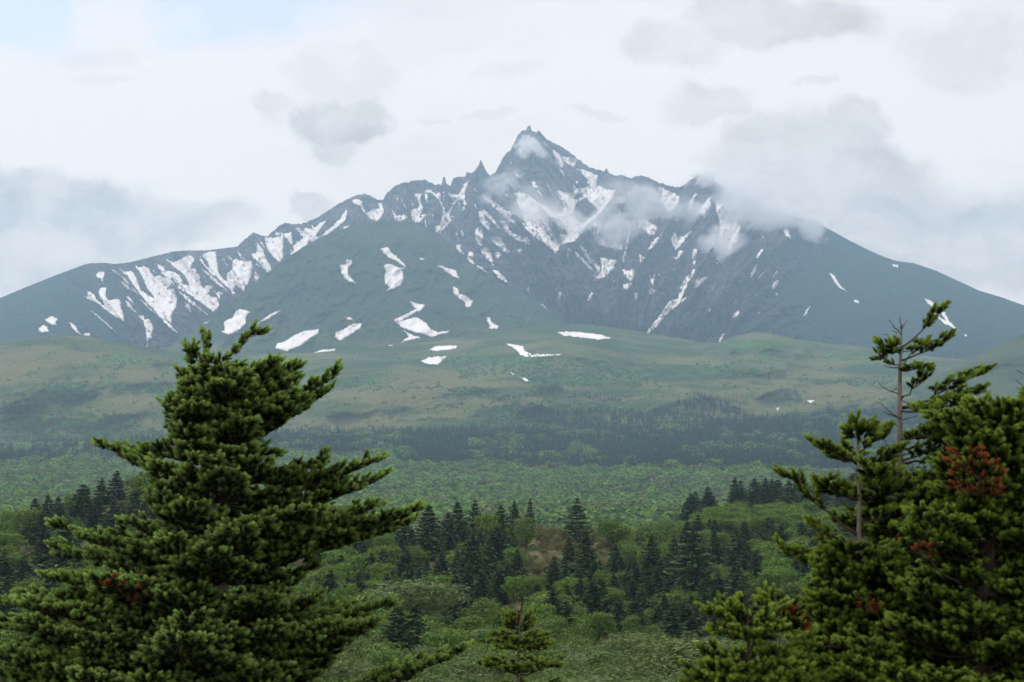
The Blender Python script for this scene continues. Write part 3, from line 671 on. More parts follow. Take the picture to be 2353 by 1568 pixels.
def wood(rng, H, r0, lobes=None, lean_=.02, top=.9):
    q = Q(); z_ = np.linspace(-.06, top * H, 7); p = np.stack([lean_ * np.sin(z_ * 4 + 1), lean_ * np.cos(z_ * 3) - lean_, z_], 1)
    q.add(*tube(p, np.linspace(r0, r0 * .18, 7), 6))
    for c0, ra, rb in (lobes or []):
        s_ = np.array([0, 0, c0[2] * .45]); m_ = s_ * .5 + c0 * .5 + np.array([0, 0, -.03]); q.add(*tube([s_, m_, c0], [r0 * .5, r0 * .35, r0 * .12], 4))
    return q

PROTO = {}
prng = np.random.default_rng(101)
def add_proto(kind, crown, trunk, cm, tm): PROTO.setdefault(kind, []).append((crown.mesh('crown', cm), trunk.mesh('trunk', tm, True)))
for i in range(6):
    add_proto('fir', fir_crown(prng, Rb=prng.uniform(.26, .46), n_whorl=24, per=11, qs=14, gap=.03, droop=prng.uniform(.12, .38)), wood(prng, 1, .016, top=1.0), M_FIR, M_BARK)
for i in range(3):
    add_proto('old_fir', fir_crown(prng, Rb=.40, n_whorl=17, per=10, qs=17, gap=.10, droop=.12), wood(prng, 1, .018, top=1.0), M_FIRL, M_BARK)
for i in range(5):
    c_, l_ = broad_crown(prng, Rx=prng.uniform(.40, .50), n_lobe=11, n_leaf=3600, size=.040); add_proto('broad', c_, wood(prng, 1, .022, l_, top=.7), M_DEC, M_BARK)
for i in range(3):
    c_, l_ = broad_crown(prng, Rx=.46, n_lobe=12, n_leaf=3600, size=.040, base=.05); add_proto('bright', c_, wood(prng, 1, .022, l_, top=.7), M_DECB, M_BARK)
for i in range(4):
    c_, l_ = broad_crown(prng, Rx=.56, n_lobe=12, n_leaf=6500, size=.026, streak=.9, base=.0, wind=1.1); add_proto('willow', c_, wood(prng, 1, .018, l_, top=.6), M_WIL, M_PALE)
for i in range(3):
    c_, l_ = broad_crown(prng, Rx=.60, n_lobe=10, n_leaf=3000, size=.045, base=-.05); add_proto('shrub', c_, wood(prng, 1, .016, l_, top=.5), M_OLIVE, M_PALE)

def place_tree(kind, name, x, y, h, label, cat, group, wide=1.0, idx=None, z=None, sink=.02):
    cm, tm = PROTO[kind][(idx if idx is not None else int(prng.integers(0, 99))) % len(PROTO[kind])]
    root = bpy.data.objects.new(name, None); COL.objects.link(root)
    zz = float(gz(x, y)) if z is None else z
    root.location = (x, y, zz - sink * h); root.rotation_euler = (prng.uniform(-.04, .04), prng.uniform(-.04, .04), prng.uniform(0, 6.28) if kind != 'willow' else prng.uniform(-.5, .5))
    root.scale = (h * wide, h * wide * prng.uniform(.92, 1.08), h)
    tag(root, label, cat, group)
    for nm, me in (('trunk', tm), ('crown', cm)):
        o = bpy.data.objects.new(nm, me); COL.objects.link(o); o.parent = root
    return root
TAKEN = []; LAND = []; LOOSE = []
def free(x, y, r_):
    for a, b, c_ in TAKEN:
        if (a - x) ** 2 + (b - y) ** 2 < ((r_ + c_) * .5) ** 2: return False
    return True
def px_tree(kind, name, px, ytop, d, h, label, group, cat, wide=1.0):
    """tree standing on the ground at picture column px, distance d; its height is set so that its top is seen at ytop"""
    x = float(at(px, 1200, d)[0]); g_ = float(gz(x, d))
    top = float(at(px, ytop, d)[2]); h = max(2.0, top - g_)
    TAKEN.append((x, d, h * .5 * wide)); LAND.append((px, ytop + 30, label)); return place_tree(kind, name, x, d, h, label, cat, group, wide, sink=0)
GF = 'firs on the middle slope'; GB = 'broadleaf trees on the middle slope'
for a in [
    ('old_fir', 'fir_tree', 1325, 1146, 322, 'broad dark fir with drooping tiered boughs standing tallest in the middle of the ridge', 1.05),
    ('fir', 'fir_tree', 1058, 1154, 330, 'dark fir, first of the pointed row along the ridge crest', .85),
    ('fir', 'fir_tree', 1093, 1150, 338, 'slim dark fir beside a twin, second in the ridge row of pointed firs', .7),
    ('fir', 'fir_tree', 1185, 1152, 334, 'pointed dark fir third along the ridge, above a rounded green tree', .8),
    ('fir', 'fir_tree', 1217, 1147, 345, 'small isolated fir with narrow top, last of the ridge row before the open brush', .6),
    ('fir', 'fir_tree', 1152, 1160, 330, 'dark narrow fir wedged between two taller ridge firs', .8),
    ('fir', 'fir_tree', 985, 1162, 332, 'wide dark fir at the near end of the ridge row, partly behind foreground boughs', 1.15),
    ('fir', 'fir_tree', 1030, 1180, 326, 'dark fir lower than its neighbours at the start of the ridge row', .9),
    ('broad', 'broadleaf_tree', 1120, 1175, 322, 'rounded olive green tree between the pointed firs on the ridge', .8),
    ('bright', 'broadleaf_tree', 1212, 1180, 318, 'small rounded light green tree below the isolated ridge fir', .8),
    ('broad', 'broadleaf_tree', 1405, 1186, 325, 'domed light green tree just right of the tallest ridge fir', .95),
    ('bright', 'broadleaf_tree', 1500, 1190, 330, 'rounded yellow green tree standing alone on the open saddle', .9),
    ('fir', 'fir_tree', 1495, 1232, 285, 'conical dark fir standing below the rounded yellow green tree', .95),
    ('old_fir', 'fir_tree', 1592, 1218, 270, 'very broad dark fir like a dome, biggest of the lower slope', 1.35),
    ('fir', 'fir_tree', 1345, 1222, 268, 'tall dark fir directly below the broad ridge fir', .95),
    ('fir', 'fir_tree', 1310, 1235, 272, 'dark fir standing close against the tall fir beneath the ridge', .85),
    ('fir', 'fir_tree', 1085, 1225, 262, 'tall dark fir in the thick of the slope stand with regular tiers', .95),
    ('broad', 'broadleaf_tree', 1200, 1312, 236, 'small bright green round tree at the foot of the brush slope', .9),
    ('bright', 'broadleaf_tree', 1270, 1352, 215, 'wide leafy bright green tree in front of the dark firs', 1.25),
    ('willow', 'broadleaf_tree', 960, 1325, 212, 'large pale green feathery tree with spreading domed top', 1.5),
    ('fir', 'fir_tree', 955, 1388, 176, 'dark pointed fir low on the slope in front of the pale feathery tree', .9),
    ('fir', 'fir_tree', 915, 1395, 172, 'squat dark fir beside the pointed one low on the slope', 1.2),
    ('fir', 'fir_tree', 230, 1140, 345, 'dark fir on the skyline of the bare brown knoll', .8),
    ('fir', 'fir_tree', 205, 1162, 320, 'dark narrow fir just below the crest of the brown knoll', .75),
    ('fir', 'fir_tree', 155, 1195, 262, 'broad dark fir on the flank of the brown knoll', 1.1),
    ('fir', 'fir_tree', 105, 1205, 268, 'dark fir in the gully beside the brown knoll', .9),
    ('fir', 'fir_tree', 1598, 1130, 500, 'dark fir at the lower end of the row behind the domed wood', .9),
    ('fir', 'fir_tree', 1690, 1098, 505, 'tall dark fir standing proud of the row behind the domed wood', .95),
    ('broad', 'broadleaf_tree', 1690, 1160, 425, 'highest rounded crown of the domed green wood', 1.2),
    ('broad', 'broadleaf_tree', 1850, 1168, 430, 'rounded green crown at the shoulder of the domed wood', 1.2),
    ('fir', 'fir_tree', 1840, 1078, 512, 'tallest dark fir of the far row, behind the slender foreground fir', 1.0),
    ('willow', 'willow_tree', 1360, 1478, 128, 'wide pale-leaved willow raised above the thicket', 1.3),
    ('willow', 'willow_tree', 1600, 1452, 132, 'wide willow with wind-swept pale leaves near the flat-tiered fir', 1.4),
    ('fir', 'fir_tree', 1700, 1345, 215, 'dark fir low on the slope above the flat-tiered young fir', 1.0),
    ('broad', 'broadleaf_tree', 60, 1158, 325, 'rounded dark green tree at the outer foot of the knoll', 1.0)]:
    kd = a[0]; px_tree(kd, a[1], a[2], a[3], a[4], 9, a[5], GF if 'fir' in kd else GB, 'fir tree' if 'fir' in kd else 'broadleaf tree', a[6])

# the willow thicket at the bottom of the slope and the round wood on the right hump
def hid(px, yt):                                                  # wholly behind the big firs close by: nothing to show
    xl = np.interp(yt, [1000, 1200, 1330, 1400, 1568], [280, 170, 130, 60, -20]); xr = np.interp(yt, [1000, 1200, 1400, 1568], [700, 770, 760, 720])
    return (xl < px < xr) or px > 2180 and yt > 1150 or (px > 1960 and yt > 1290)
cnt = {}
CAP = {'fir': 270, 'old_fir': 8, 'broad': 215, 'bright': 60, 'willow': 110, 'shrub': 120}
def scatter(n, pxr, dr, kinds, hr, labels, group, wide=(.8, 1.15), space=1.0, name=None, test=None):
    where = labels['fir'][0].split('fir ', 1)[1]
    tries = 0; made = 0
    while made < n and tries < n * 14:
        tries += 1
        px = prng.uniform(*pxr); d = math.sqrt(prng.uniform(dr[0] ** 2, dr[1] ** 2)); kd = kinds[int(prng.integers(0, len(kinds)))]
        h = prng.uniform(*hr) * {'fir': 1, 'old_fir': 1, 'broad': .82, 'bright': .75, 'willow': .7, 'shrub': .32}[kd]
        x = float(at(px, 1200, d)[0]); g_ = float(gz(x, d)); yt = 1150 - FOC * (g_ + h) / d
        if hid(px, yt) or yt > 1575 or cnt.get(kd, 0) >= CAP[kd]: continue
        if test and not test(px, d): continue
        rr = h * {'fir': .46, 'old_fir': .5, 'broad': .66, 'bright': .66, 'willow': .8, 'shrub': .95}[kd] * space
        if not free(x, d, rr): continue
        TAKEN.append((x, d, rr)); cnt[kd] = cnt.get(kd, 0) + 1; made += 1
        lb, nm, cat = labels[kd]
        o_ = place_tree(kd, nm, x, d, h, lb, cat, group[kd] if isinstance(group, dict) else group, prng.uniform(*wide) * (1.2 if kd == 'fir' else 1)); LOOSE.append((o_, kd, px, yt + 25, where))
def L(where): return {
    'fir': ('dark green conical fir ' + where, 'fir_tree', 'fir tree'), 'old_fir': ('broad loose dark fir ' + where, 'fir_tree', 'fir tree'),
    'broad': ('rounded mid green leafy tree ' + where, 'broadleaf_tree', 'broadleaf tree'), 'bright': ('rounded bright yellow green tree ' + where, 'broadleaf_tree', 'broadleaf tree'),
    'willow': ('silvery green wind-combed willow ' + where, 'willow_tree', 'willow'), 'shrub': ('low olive green bush ' + where, 'bush', 'bush')}
def Gp(w_): return {k: f'{v} {w_}' for k, v in dict(fir='firs', old_fir='broad firs', broad='green leafy trees', bright='bright green trees', willow='willows', shrub='bushes').items()}
brush = lambda px, d: (1215 < px < 1330 and d > 255) or (1330 < px < 1420 and 285 < d < 345)
nob = lambda px, d: not brush(px, d) and not (225 < px < 420 and d > 250)
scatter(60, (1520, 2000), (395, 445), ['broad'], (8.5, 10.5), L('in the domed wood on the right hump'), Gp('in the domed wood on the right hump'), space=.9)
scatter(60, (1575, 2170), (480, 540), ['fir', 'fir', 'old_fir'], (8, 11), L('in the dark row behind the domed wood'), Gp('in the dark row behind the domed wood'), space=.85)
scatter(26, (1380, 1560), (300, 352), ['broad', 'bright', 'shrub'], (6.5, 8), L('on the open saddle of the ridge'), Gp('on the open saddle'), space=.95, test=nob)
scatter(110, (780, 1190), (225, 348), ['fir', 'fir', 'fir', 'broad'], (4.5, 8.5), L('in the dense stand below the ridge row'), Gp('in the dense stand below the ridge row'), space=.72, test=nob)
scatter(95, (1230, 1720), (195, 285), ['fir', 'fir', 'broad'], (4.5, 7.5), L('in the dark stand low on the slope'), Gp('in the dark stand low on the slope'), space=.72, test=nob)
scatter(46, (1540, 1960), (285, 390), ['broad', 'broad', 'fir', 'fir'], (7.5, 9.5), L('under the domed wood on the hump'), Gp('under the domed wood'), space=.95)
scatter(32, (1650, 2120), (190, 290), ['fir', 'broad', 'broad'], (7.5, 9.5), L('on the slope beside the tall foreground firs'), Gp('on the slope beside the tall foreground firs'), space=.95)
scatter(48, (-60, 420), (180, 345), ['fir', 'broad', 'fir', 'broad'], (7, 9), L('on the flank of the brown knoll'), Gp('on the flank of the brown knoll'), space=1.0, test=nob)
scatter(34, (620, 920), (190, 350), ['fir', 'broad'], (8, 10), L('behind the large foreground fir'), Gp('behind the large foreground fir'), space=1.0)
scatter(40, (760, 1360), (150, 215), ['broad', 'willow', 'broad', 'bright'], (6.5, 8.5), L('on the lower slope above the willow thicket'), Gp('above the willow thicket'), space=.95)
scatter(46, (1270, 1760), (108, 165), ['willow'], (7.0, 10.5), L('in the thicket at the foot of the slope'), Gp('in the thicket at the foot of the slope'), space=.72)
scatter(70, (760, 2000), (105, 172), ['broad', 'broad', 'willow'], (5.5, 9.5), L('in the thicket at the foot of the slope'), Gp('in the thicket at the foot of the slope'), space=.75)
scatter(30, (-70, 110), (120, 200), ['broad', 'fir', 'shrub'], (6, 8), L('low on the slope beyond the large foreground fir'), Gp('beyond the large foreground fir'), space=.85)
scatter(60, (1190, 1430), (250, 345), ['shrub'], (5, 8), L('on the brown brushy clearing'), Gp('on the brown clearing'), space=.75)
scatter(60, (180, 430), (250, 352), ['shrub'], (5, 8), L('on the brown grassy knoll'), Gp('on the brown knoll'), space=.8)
SHORT = ['the ridge\'s tallest fir', 'the row\'s first ridge fir', 'the slim twin ridge fir', 'the third ridge fir', 'the isolated ridge fir', 'the wedged narrow ridge fir', 'the wide end fir of the ridge', 'the lower end fir of the ridge',
         'the olive tree among ridge firs', 'the small light green ridge tree', 'the domed tree near the tallest fir', 'the lone yellow green saddle tree', 'the conical fir under the saddle tree', 'the broad domed fir', 'the tall fir below the ridge',
         'the fir hugging the tall slope fir', 'the tall fir amid the stand', 'the small round tree at the clearing foot', 'the wide bright leafy tree', 'the pale feathery tree', 'the pointed low fir', 'the squat low fir', 'the skyline fir of the knoll',
         'the narrow knoll fir', 'the broad knoll fir', 'the gully fir', 'the end fir of the far row', 'the proud fir of the far row', 'the highest domed wood crown', 'the domed wood shoulder', 'the tallest fir of the far row', 'the raised pale willow', 'the wide wind-swept willow', 'the low slope fir', 'the round tree at the knoll foot']
WORD = dict(fir='dark conical fir', old_fir='broad loose fir', broad='mid green leafy tree', bright='yellow green leafy tree', willow='silvery willow', shrub='low olive bush')
ORD = ['nearest', 'second nearest', 'third nearest', 'fourth nearest', 'fifth nearest', 'sixth nearest', 'seventh nearest', 'eighth nearest', 'ninth nearest', 'tenth nearest', 'eleventh nearest', 'twelfth nearest', 'thirteenth nearest', 'fourteenth nearest', 'fifteenth nearest', 'sixteenth nearest', 'seventeenth nearest', 'eighteenth nearest', 'nineteenth nearest', 'twentieth nearest']
bins = {}
for o_, kd, px, yt, wh in LOOSE:
    k_ = min(range(len(LAND)), key=lambda i: (LAND[i][0] - px) ** 2 + (LAND[i][1] - yt) ** 2); dx, dy = px - LAND[k_][0], yt - LAND[k_][1]
    rel = ('below' if dy > 0 else 'above') if abs(dy) > abs(dx) * .8 else ('beside' if abs(dx) < 60 else ('right of' if dx > 0 else 'left of'))
    bins.setdefault((k_, rel, kd), []).append((dx * dx + dy * dy, o_))
for (k_, rel, kd), lst in bins.items():
    lst.sort(key=lambda q: q[0])
    for i, (_, o_) in enumerate(lst):
        o_['label'] = '%s %s %s' % (WORD[kd], rel, SHORT[k_]) + (', ' + ORD[i] if i < 20 else ', a farther one')
print('TREES', cnt)

# ------------------------------------------------------------------ the far woods and scrub: read as masses, one object each
def far_proto(kind, rng):
    if kind == 'fir':
        q = fir_crown(rng, Rb=.26, n_whorl=9, per=6, qs=5)
        for i in range(len(q.v)): c = q.v[i].reshape(-1, 4, 3); m_ = c.mean(1, keepdims=True); q.v[i] = (m_ + (c - m_) * 1.9).reshape(-1, 3)
        return q
    return broad_crown(rng, Rx=.50, n_lobe=5, n_leaf=420, size=.105, base=.1, tang=.1, tn_=.05)[0]
far_cols = {}
def make_col(name, specs):
    c_ = bpy.data.collections.new(name)
    for i, (kind, m_) in enumerate(specs):
        o = bpy.data.objects.new('%s_%02d' % (name, i), far_proto(kind, prng).mesh('crown', m_)); c_.objects.link(o)
    return c_
COLF = make_col('distant_firs', [('fir', M_FAR_FIR)] * 3)
COLD = make_col('distant_broadleaves', [('broad', M_FAR_DEC)] * 3 + [('broad', M_FAR_DULL)] * 2)
def mass(name, P, scl, coll, wide=1.0):
    me = bpy.data.meshes.new(name); me.vertices.add(len(P)); me.vertices.foreach_set('co', np.asarray(P, np.float32).ravel())
    a = me.attributes.new('size', 'FLOAT', 'POINT'); a.data.foreach_set('value', np.asarray(scl, np.float32))
    a = me.attributes.new('turn', 'FLOAT', 'POINT'); a.data.foreach_set('value', prng.uniform(0, 6.28, len(P)).astype(np.float32))
    o = obj(name, me); tag(o, kind='stuff')
    g_ = bpy.data.node_groups.new(name, 'GeometryNodeTree')
    g_.interface.new_socket('Geometry', in_out='INPUT', socket_type='NodeSocketGeometry'); g_.interface.new_socket('Geometry', in_out='OUTPUT', socket_type='NodeSocketGeometry')
    n = g_.nodes; l_ = g_.links
    gi = n.new('NodeGroupInput'); go = n.new('NodeGroupOutput'); ip = n.new('GeometryNodeInstanceOnPoints'); ci = n.new('GeometryNodeCollectionInfo')
    ci.inputs[0].default_value = coll; ci.inputs['Separate Children'].default_value = True; ci.inputs['Reset Children'].default_value = True
    na = n.new('GeometryNodeInputNamedAttribute'); na.data_type = 'FLOAT'; na.inputs[0].default_value = 'size'
    nb_ = n.new('GeometryNodeInputNamedAttribute'); nb_.data_type = 'FLOAT'; nb_.inputs[0].default_value = 'turn'
    cr = n.new('ShaderNodeCombineXYZ'); l_.new(nb_.outputs[0], cr.inputs[2])
    cs = n.new('ShaderNodeCombineXYZ'); mw = n.new('ShaderNodeMath'); mw.operation = 'MULTIPLY'; mw.inputs[1].default_value = wide
    l_.new(na.outputs[0], mw.inputs[0]); l_.new(mw.outputs[0], cs.inputs[0]); l_.new(mw.outputs[0], cs.inputs[1]); l_.new(na.outputs[0], cs.inputs[2])
    l_.new(gi.outputs[0], ip.inputs['Points']); l_.new(ci.outputs[0], ip.inputs['Instance']); ip.inputs['Pick Instance'].default_value = True
    er = n.new('FunctionNodeEulerToRotation'); l_.new(cr.outputs[0], er.inputs[0]); l_.new(er.outputs[0], ip.inputs['Rotation'])
    l_.new(cs.outputs[0], ip.inputs['Scale']); l_.new(ip.outputs[0], go.inputs[0])
    md = o.modifiers.new('scatter', 'NODES'); md.node_group = g_
    return o
# valley wood: where along the picture the firs stand thick
def fir_share(px, d, x, y):
    yy_ = 1150 - FOC * gz(x, y) / y                              # approximate picture row
    edge = interp(px, [(-300, 1040), (0, 1045), (250, 1028), (420, 1010), (700, 1003), (1000, 1000), (1200, 990), (1500, 960), (1750, 950), (2000, 935), (2353, 905), (2700, 900)])
    top = np.clip((yy_ - edge + 4) / 6, 0, 1)
    low = interp(px, [(-300, 1085), (0, 1082), (450, 1070), (700, 1060), (900, 1072), (1300, 1100), (1600, 1095), (1900, 1110), (2353, 1130), (2700, 1130)])
    f_ = 1.02 - .95 * np.clip((yy_ - low) / 28 + .5, 0, 1)
    return f_ + .8 * fbm(x / 110., y / 190., 4, 95), top, yy_
N = 40000
dd_ = np.sqrt(prng.uniform(740 ** 2, 3190 ** 2, N)); pp = prng.uniform(-120, 2480, N)
xx = (pp - CX) / FOC * dd_; sh_, top_, yy_ = fir_share(pp, dd_, xx, dd_)
keep = (prng.random(N) < top_)
isf = prng.random(N) < sh_
hh = np.where(isf, prng.uniform(8, 19, N), 9 + 12 * prng.random(N) ** 1.5) * np.where(dd_ < 1000, .7, 1.0)
P = np.stack([xx, dd_, gz(xx, dd_) - .5], 1)
mass('fir_forest', P[keep & isf], hh[keep & isf], COLF, .95)
mass('leafy_forest', P[keep & ~isf], hh[keep & ~isf], COLD, 1.45)
# woods and scrub climbing the hills
def on_foot(px, py): return at(px, py, d_foot(px, py))
px_ = prng.uniform(-80, 2430, 26000); py_ = prng.uniform(900, 1034, 26000)
line = interp(px_, [(-300, 1030), (300, 1012), (700, 1004), (1000, 996), (1180, 985), (1230, 962), (1290, 948), (1340, 946), (1440, 945), (1500, 955), (1560, 925), (1600, 905), (1660, 925), (1740, 960), (1800, 955), (1880, 962), (1960, 950), (2100, 930), (2250, 915), (2353, 900)]) + 10 * fbm(px_ / 20., py_ / 10., 3, 97)
fr = fbm(px_ / 46., py_ / 12., 3, 98)
k_ = (py_ > line) & (prng.random(len(px_)) < .55 + fr)
P = on_foot(px_[k_], py_[k_]); mass('hillside_fir_woods', P[:9000], prng.uniform(7, 13, len(P))[:9000], COLF, .9)
px_ = prng.uniform(-80, 2430, 60000); py_ = prng.uniform(782, 1034, 60000); py_ = 782 + (py_ - 782) * 1.0
tz = tone_foot(px_, py_)[:, 2] + .5 * fbm(px_ / 18., py_ / 7., 3, 99)
k_ = (tz > .46) & (py_ > interp(px_, FOOT) + 4) & (py_ > 800 + 60 * prng.random(len(px_)))
P = on_foot(px_[k_], py_[k_])[:14000]; mass('hillside_scrub', P, prng.uniform(1.6, 4.6, len(P)), COLD, 1.6)
# undergrowth on the near slopes
dn = np.sqrt(prng.uniform(120 ** 2, 540 ** 2, 26000)); pn = prng.uniform(-120, 2480, 26000); xn = (pn - CX) / FOC * dn
kn = fbm(xn / 9., dn / 9., 3, 88) > -.12
me_s = [broad_crown(prng, Rx=.8, n_lobe=4, n_leaf=170, size=.17, base=-.2)[0].mesh('crown', m_) for m_ in (M_OLIVE, M_OLIVE, M_OLIVE, M_DEC)]
COLU = bpy.data.collections.new('low_growth')
for i, me_ in enumerate(me_s): COLU.objects.link(bpy.data.objects.new('low_growth_%02d' % i, me_))
P = np.stack([xn[kn], dn[kn], gz(xn[kn], dn[kn])], 1); mass('undergrowth', P, prng.uniform(.4, 1.2, len(P)), COLU, 1.2)
# the rest of the near wood, screened by the tall firs close by
dh = np.sqrt(prng.uniform(150 ** 2, 540 ** 2, 2600)); ph = np.where(prng.random(2600) < .5, prng.uniform(-250, 860, 2600), prng.uniform(1930, 2600, 2600)); xh = (ph - CX) / FOC * dh; zh = gz(xh, dh)
hh_ = prng.uniform(5, 8.5, 2600); yh = 1150 - FOC * (zh + hh_) / dh
kh = np.array([bool(hid(a, b)) or a < -80 or a > 2450 for a, b in zip(ph, yh)]) & (fbm(xh / 25., dh / 25., 3, 84) > -.25)
COLN = bpy.data.collections.new('near_wood')
for i, (kd_, j_) in enumerate([('fir', 0), ('fir', 3), ('broad', 0), ('broad', 2)]): COLN.objects.link(bpy.data.objects.new('near_wood_%02d' % i, PROTO[kd_][j_][0]))
P = np.stack([xh[kh], dh[kh], zh[kh]], 1)[:900]; mass('near_woodland', P, hh_[kh][:900], COLN, 1.1)
# trees that stand out singly on the hills
def hill_fir(px, py, h, label, group=None, wide=1.0):
    p = on_foot(px, py); cm = COLF.objects[int(prng.integers(0, 3))].data
    o = obj('fir_tree', cm); o.location = p; o.location.z -= .3; o.scale = (h * wide, h * wide, h); o.rotation_euler.z = prng.uniform(0, 6)
    tag(o, label, 'fir tree', group)
hill_fir(1767, 873, 17, 'lone tiny dark tree on the pale open hillside', wide=1.1)
for px, py in [(1808, 918), (1814, 920), (1820, 921), (1829, 924), (1834, 925), (1840, 925)]: hill_fir(px, py, 15, 'tiny dark fir in the clump below the lone hillside tree', 'clump of firs on the pale hillside', .9)
for px, py in [(1902, 949), (1908, 950), (1914, 948)]: hill_fir(px, py, 22, 'tiny dark pointed fir of the trio at the edge of the valley wood', 'trio of firs at the wood edge', .8)
for i in range(16): hill_fir(1240 + i * 3.4, 898 + prng.uniform(-4, 5), prng.uniform(13, 19), 'tiny dark fir of the thick clump high on the central hillside', 'clump of firs high on the central hillside')
for i in range(26): px = 1210 + i * 8.5; hill_fir(px, 908 + max(0, px - 1300) * .13 + prng.uniform(-4, 4), prng.uniform(11, 16), 'tiny dark fir in the thin line descending the central hillside', 'line of firs descending the central hillside')
for i in range(22): px = 1590 + i * 6; hill_fir(px, 918 + abs(px - 1625) * .16 + prng.uniform(-4, 4), prng.uniform(11, 16), 'tiny dark fir in the curved line round the pale hummock', 'curved line of firs round the pale hummock')
# ------------------------------------------------------------------ the firs close to the camera
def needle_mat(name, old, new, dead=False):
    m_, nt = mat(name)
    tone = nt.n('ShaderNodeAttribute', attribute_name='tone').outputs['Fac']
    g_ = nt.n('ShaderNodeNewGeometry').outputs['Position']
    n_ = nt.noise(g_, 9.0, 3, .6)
    c_ = nt.mix(nt.ss(tone, .13, .58), old, new)  # old needles to young tips; shade inside the boughs is painted in too
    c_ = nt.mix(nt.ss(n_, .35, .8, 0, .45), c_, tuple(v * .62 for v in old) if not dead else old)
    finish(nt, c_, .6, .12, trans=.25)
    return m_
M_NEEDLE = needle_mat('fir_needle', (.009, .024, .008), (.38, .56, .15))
M_NEEDLE2 = needle_mat('olive_fir_needle', (.008, .018, .005), (.30, .44, .07))  # darker olive green with yellowish tips
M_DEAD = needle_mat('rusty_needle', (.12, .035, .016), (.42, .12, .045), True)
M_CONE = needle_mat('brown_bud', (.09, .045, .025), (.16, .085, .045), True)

def shoot_template(rng, n=64, L=1.0, Rr=.31):
    """a short twig end thick with needles, pointing along +Z, unit length; triangles"""
    t = np.linspace(.02, 1.0, n) ** .9; a = np.arange(n) * 2.39996 + rng.uniform(-.3, .3, n)
    rad = np.stack([np.cos(a), np.sin(a), np.zeros(n)], 1); ax = np.array([0, 0, 1.0])
    fwd = .75 + 1.2 * t ** 3
    d_ = norm(rad + ax * fwd[:, None] + rng.normal(0, .12, (n, 3))); base = ax * (t * .92)[:, None]
    ln = Rr * (1.25 - .35 * t) * rng.uniform(.85, 1.15, n); side = norm(np.cross(d_, ax + rad * .3 + rng.normal(0, .3, (n, 3)))); wd = .075
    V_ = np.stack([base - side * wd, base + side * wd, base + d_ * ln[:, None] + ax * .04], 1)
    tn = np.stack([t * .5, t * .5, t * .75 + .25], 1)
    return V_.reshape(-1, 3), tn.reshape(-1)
trng = np.random.default_rng(77)
TEMPL = [shoot_template(trng) for _ in range(5)]
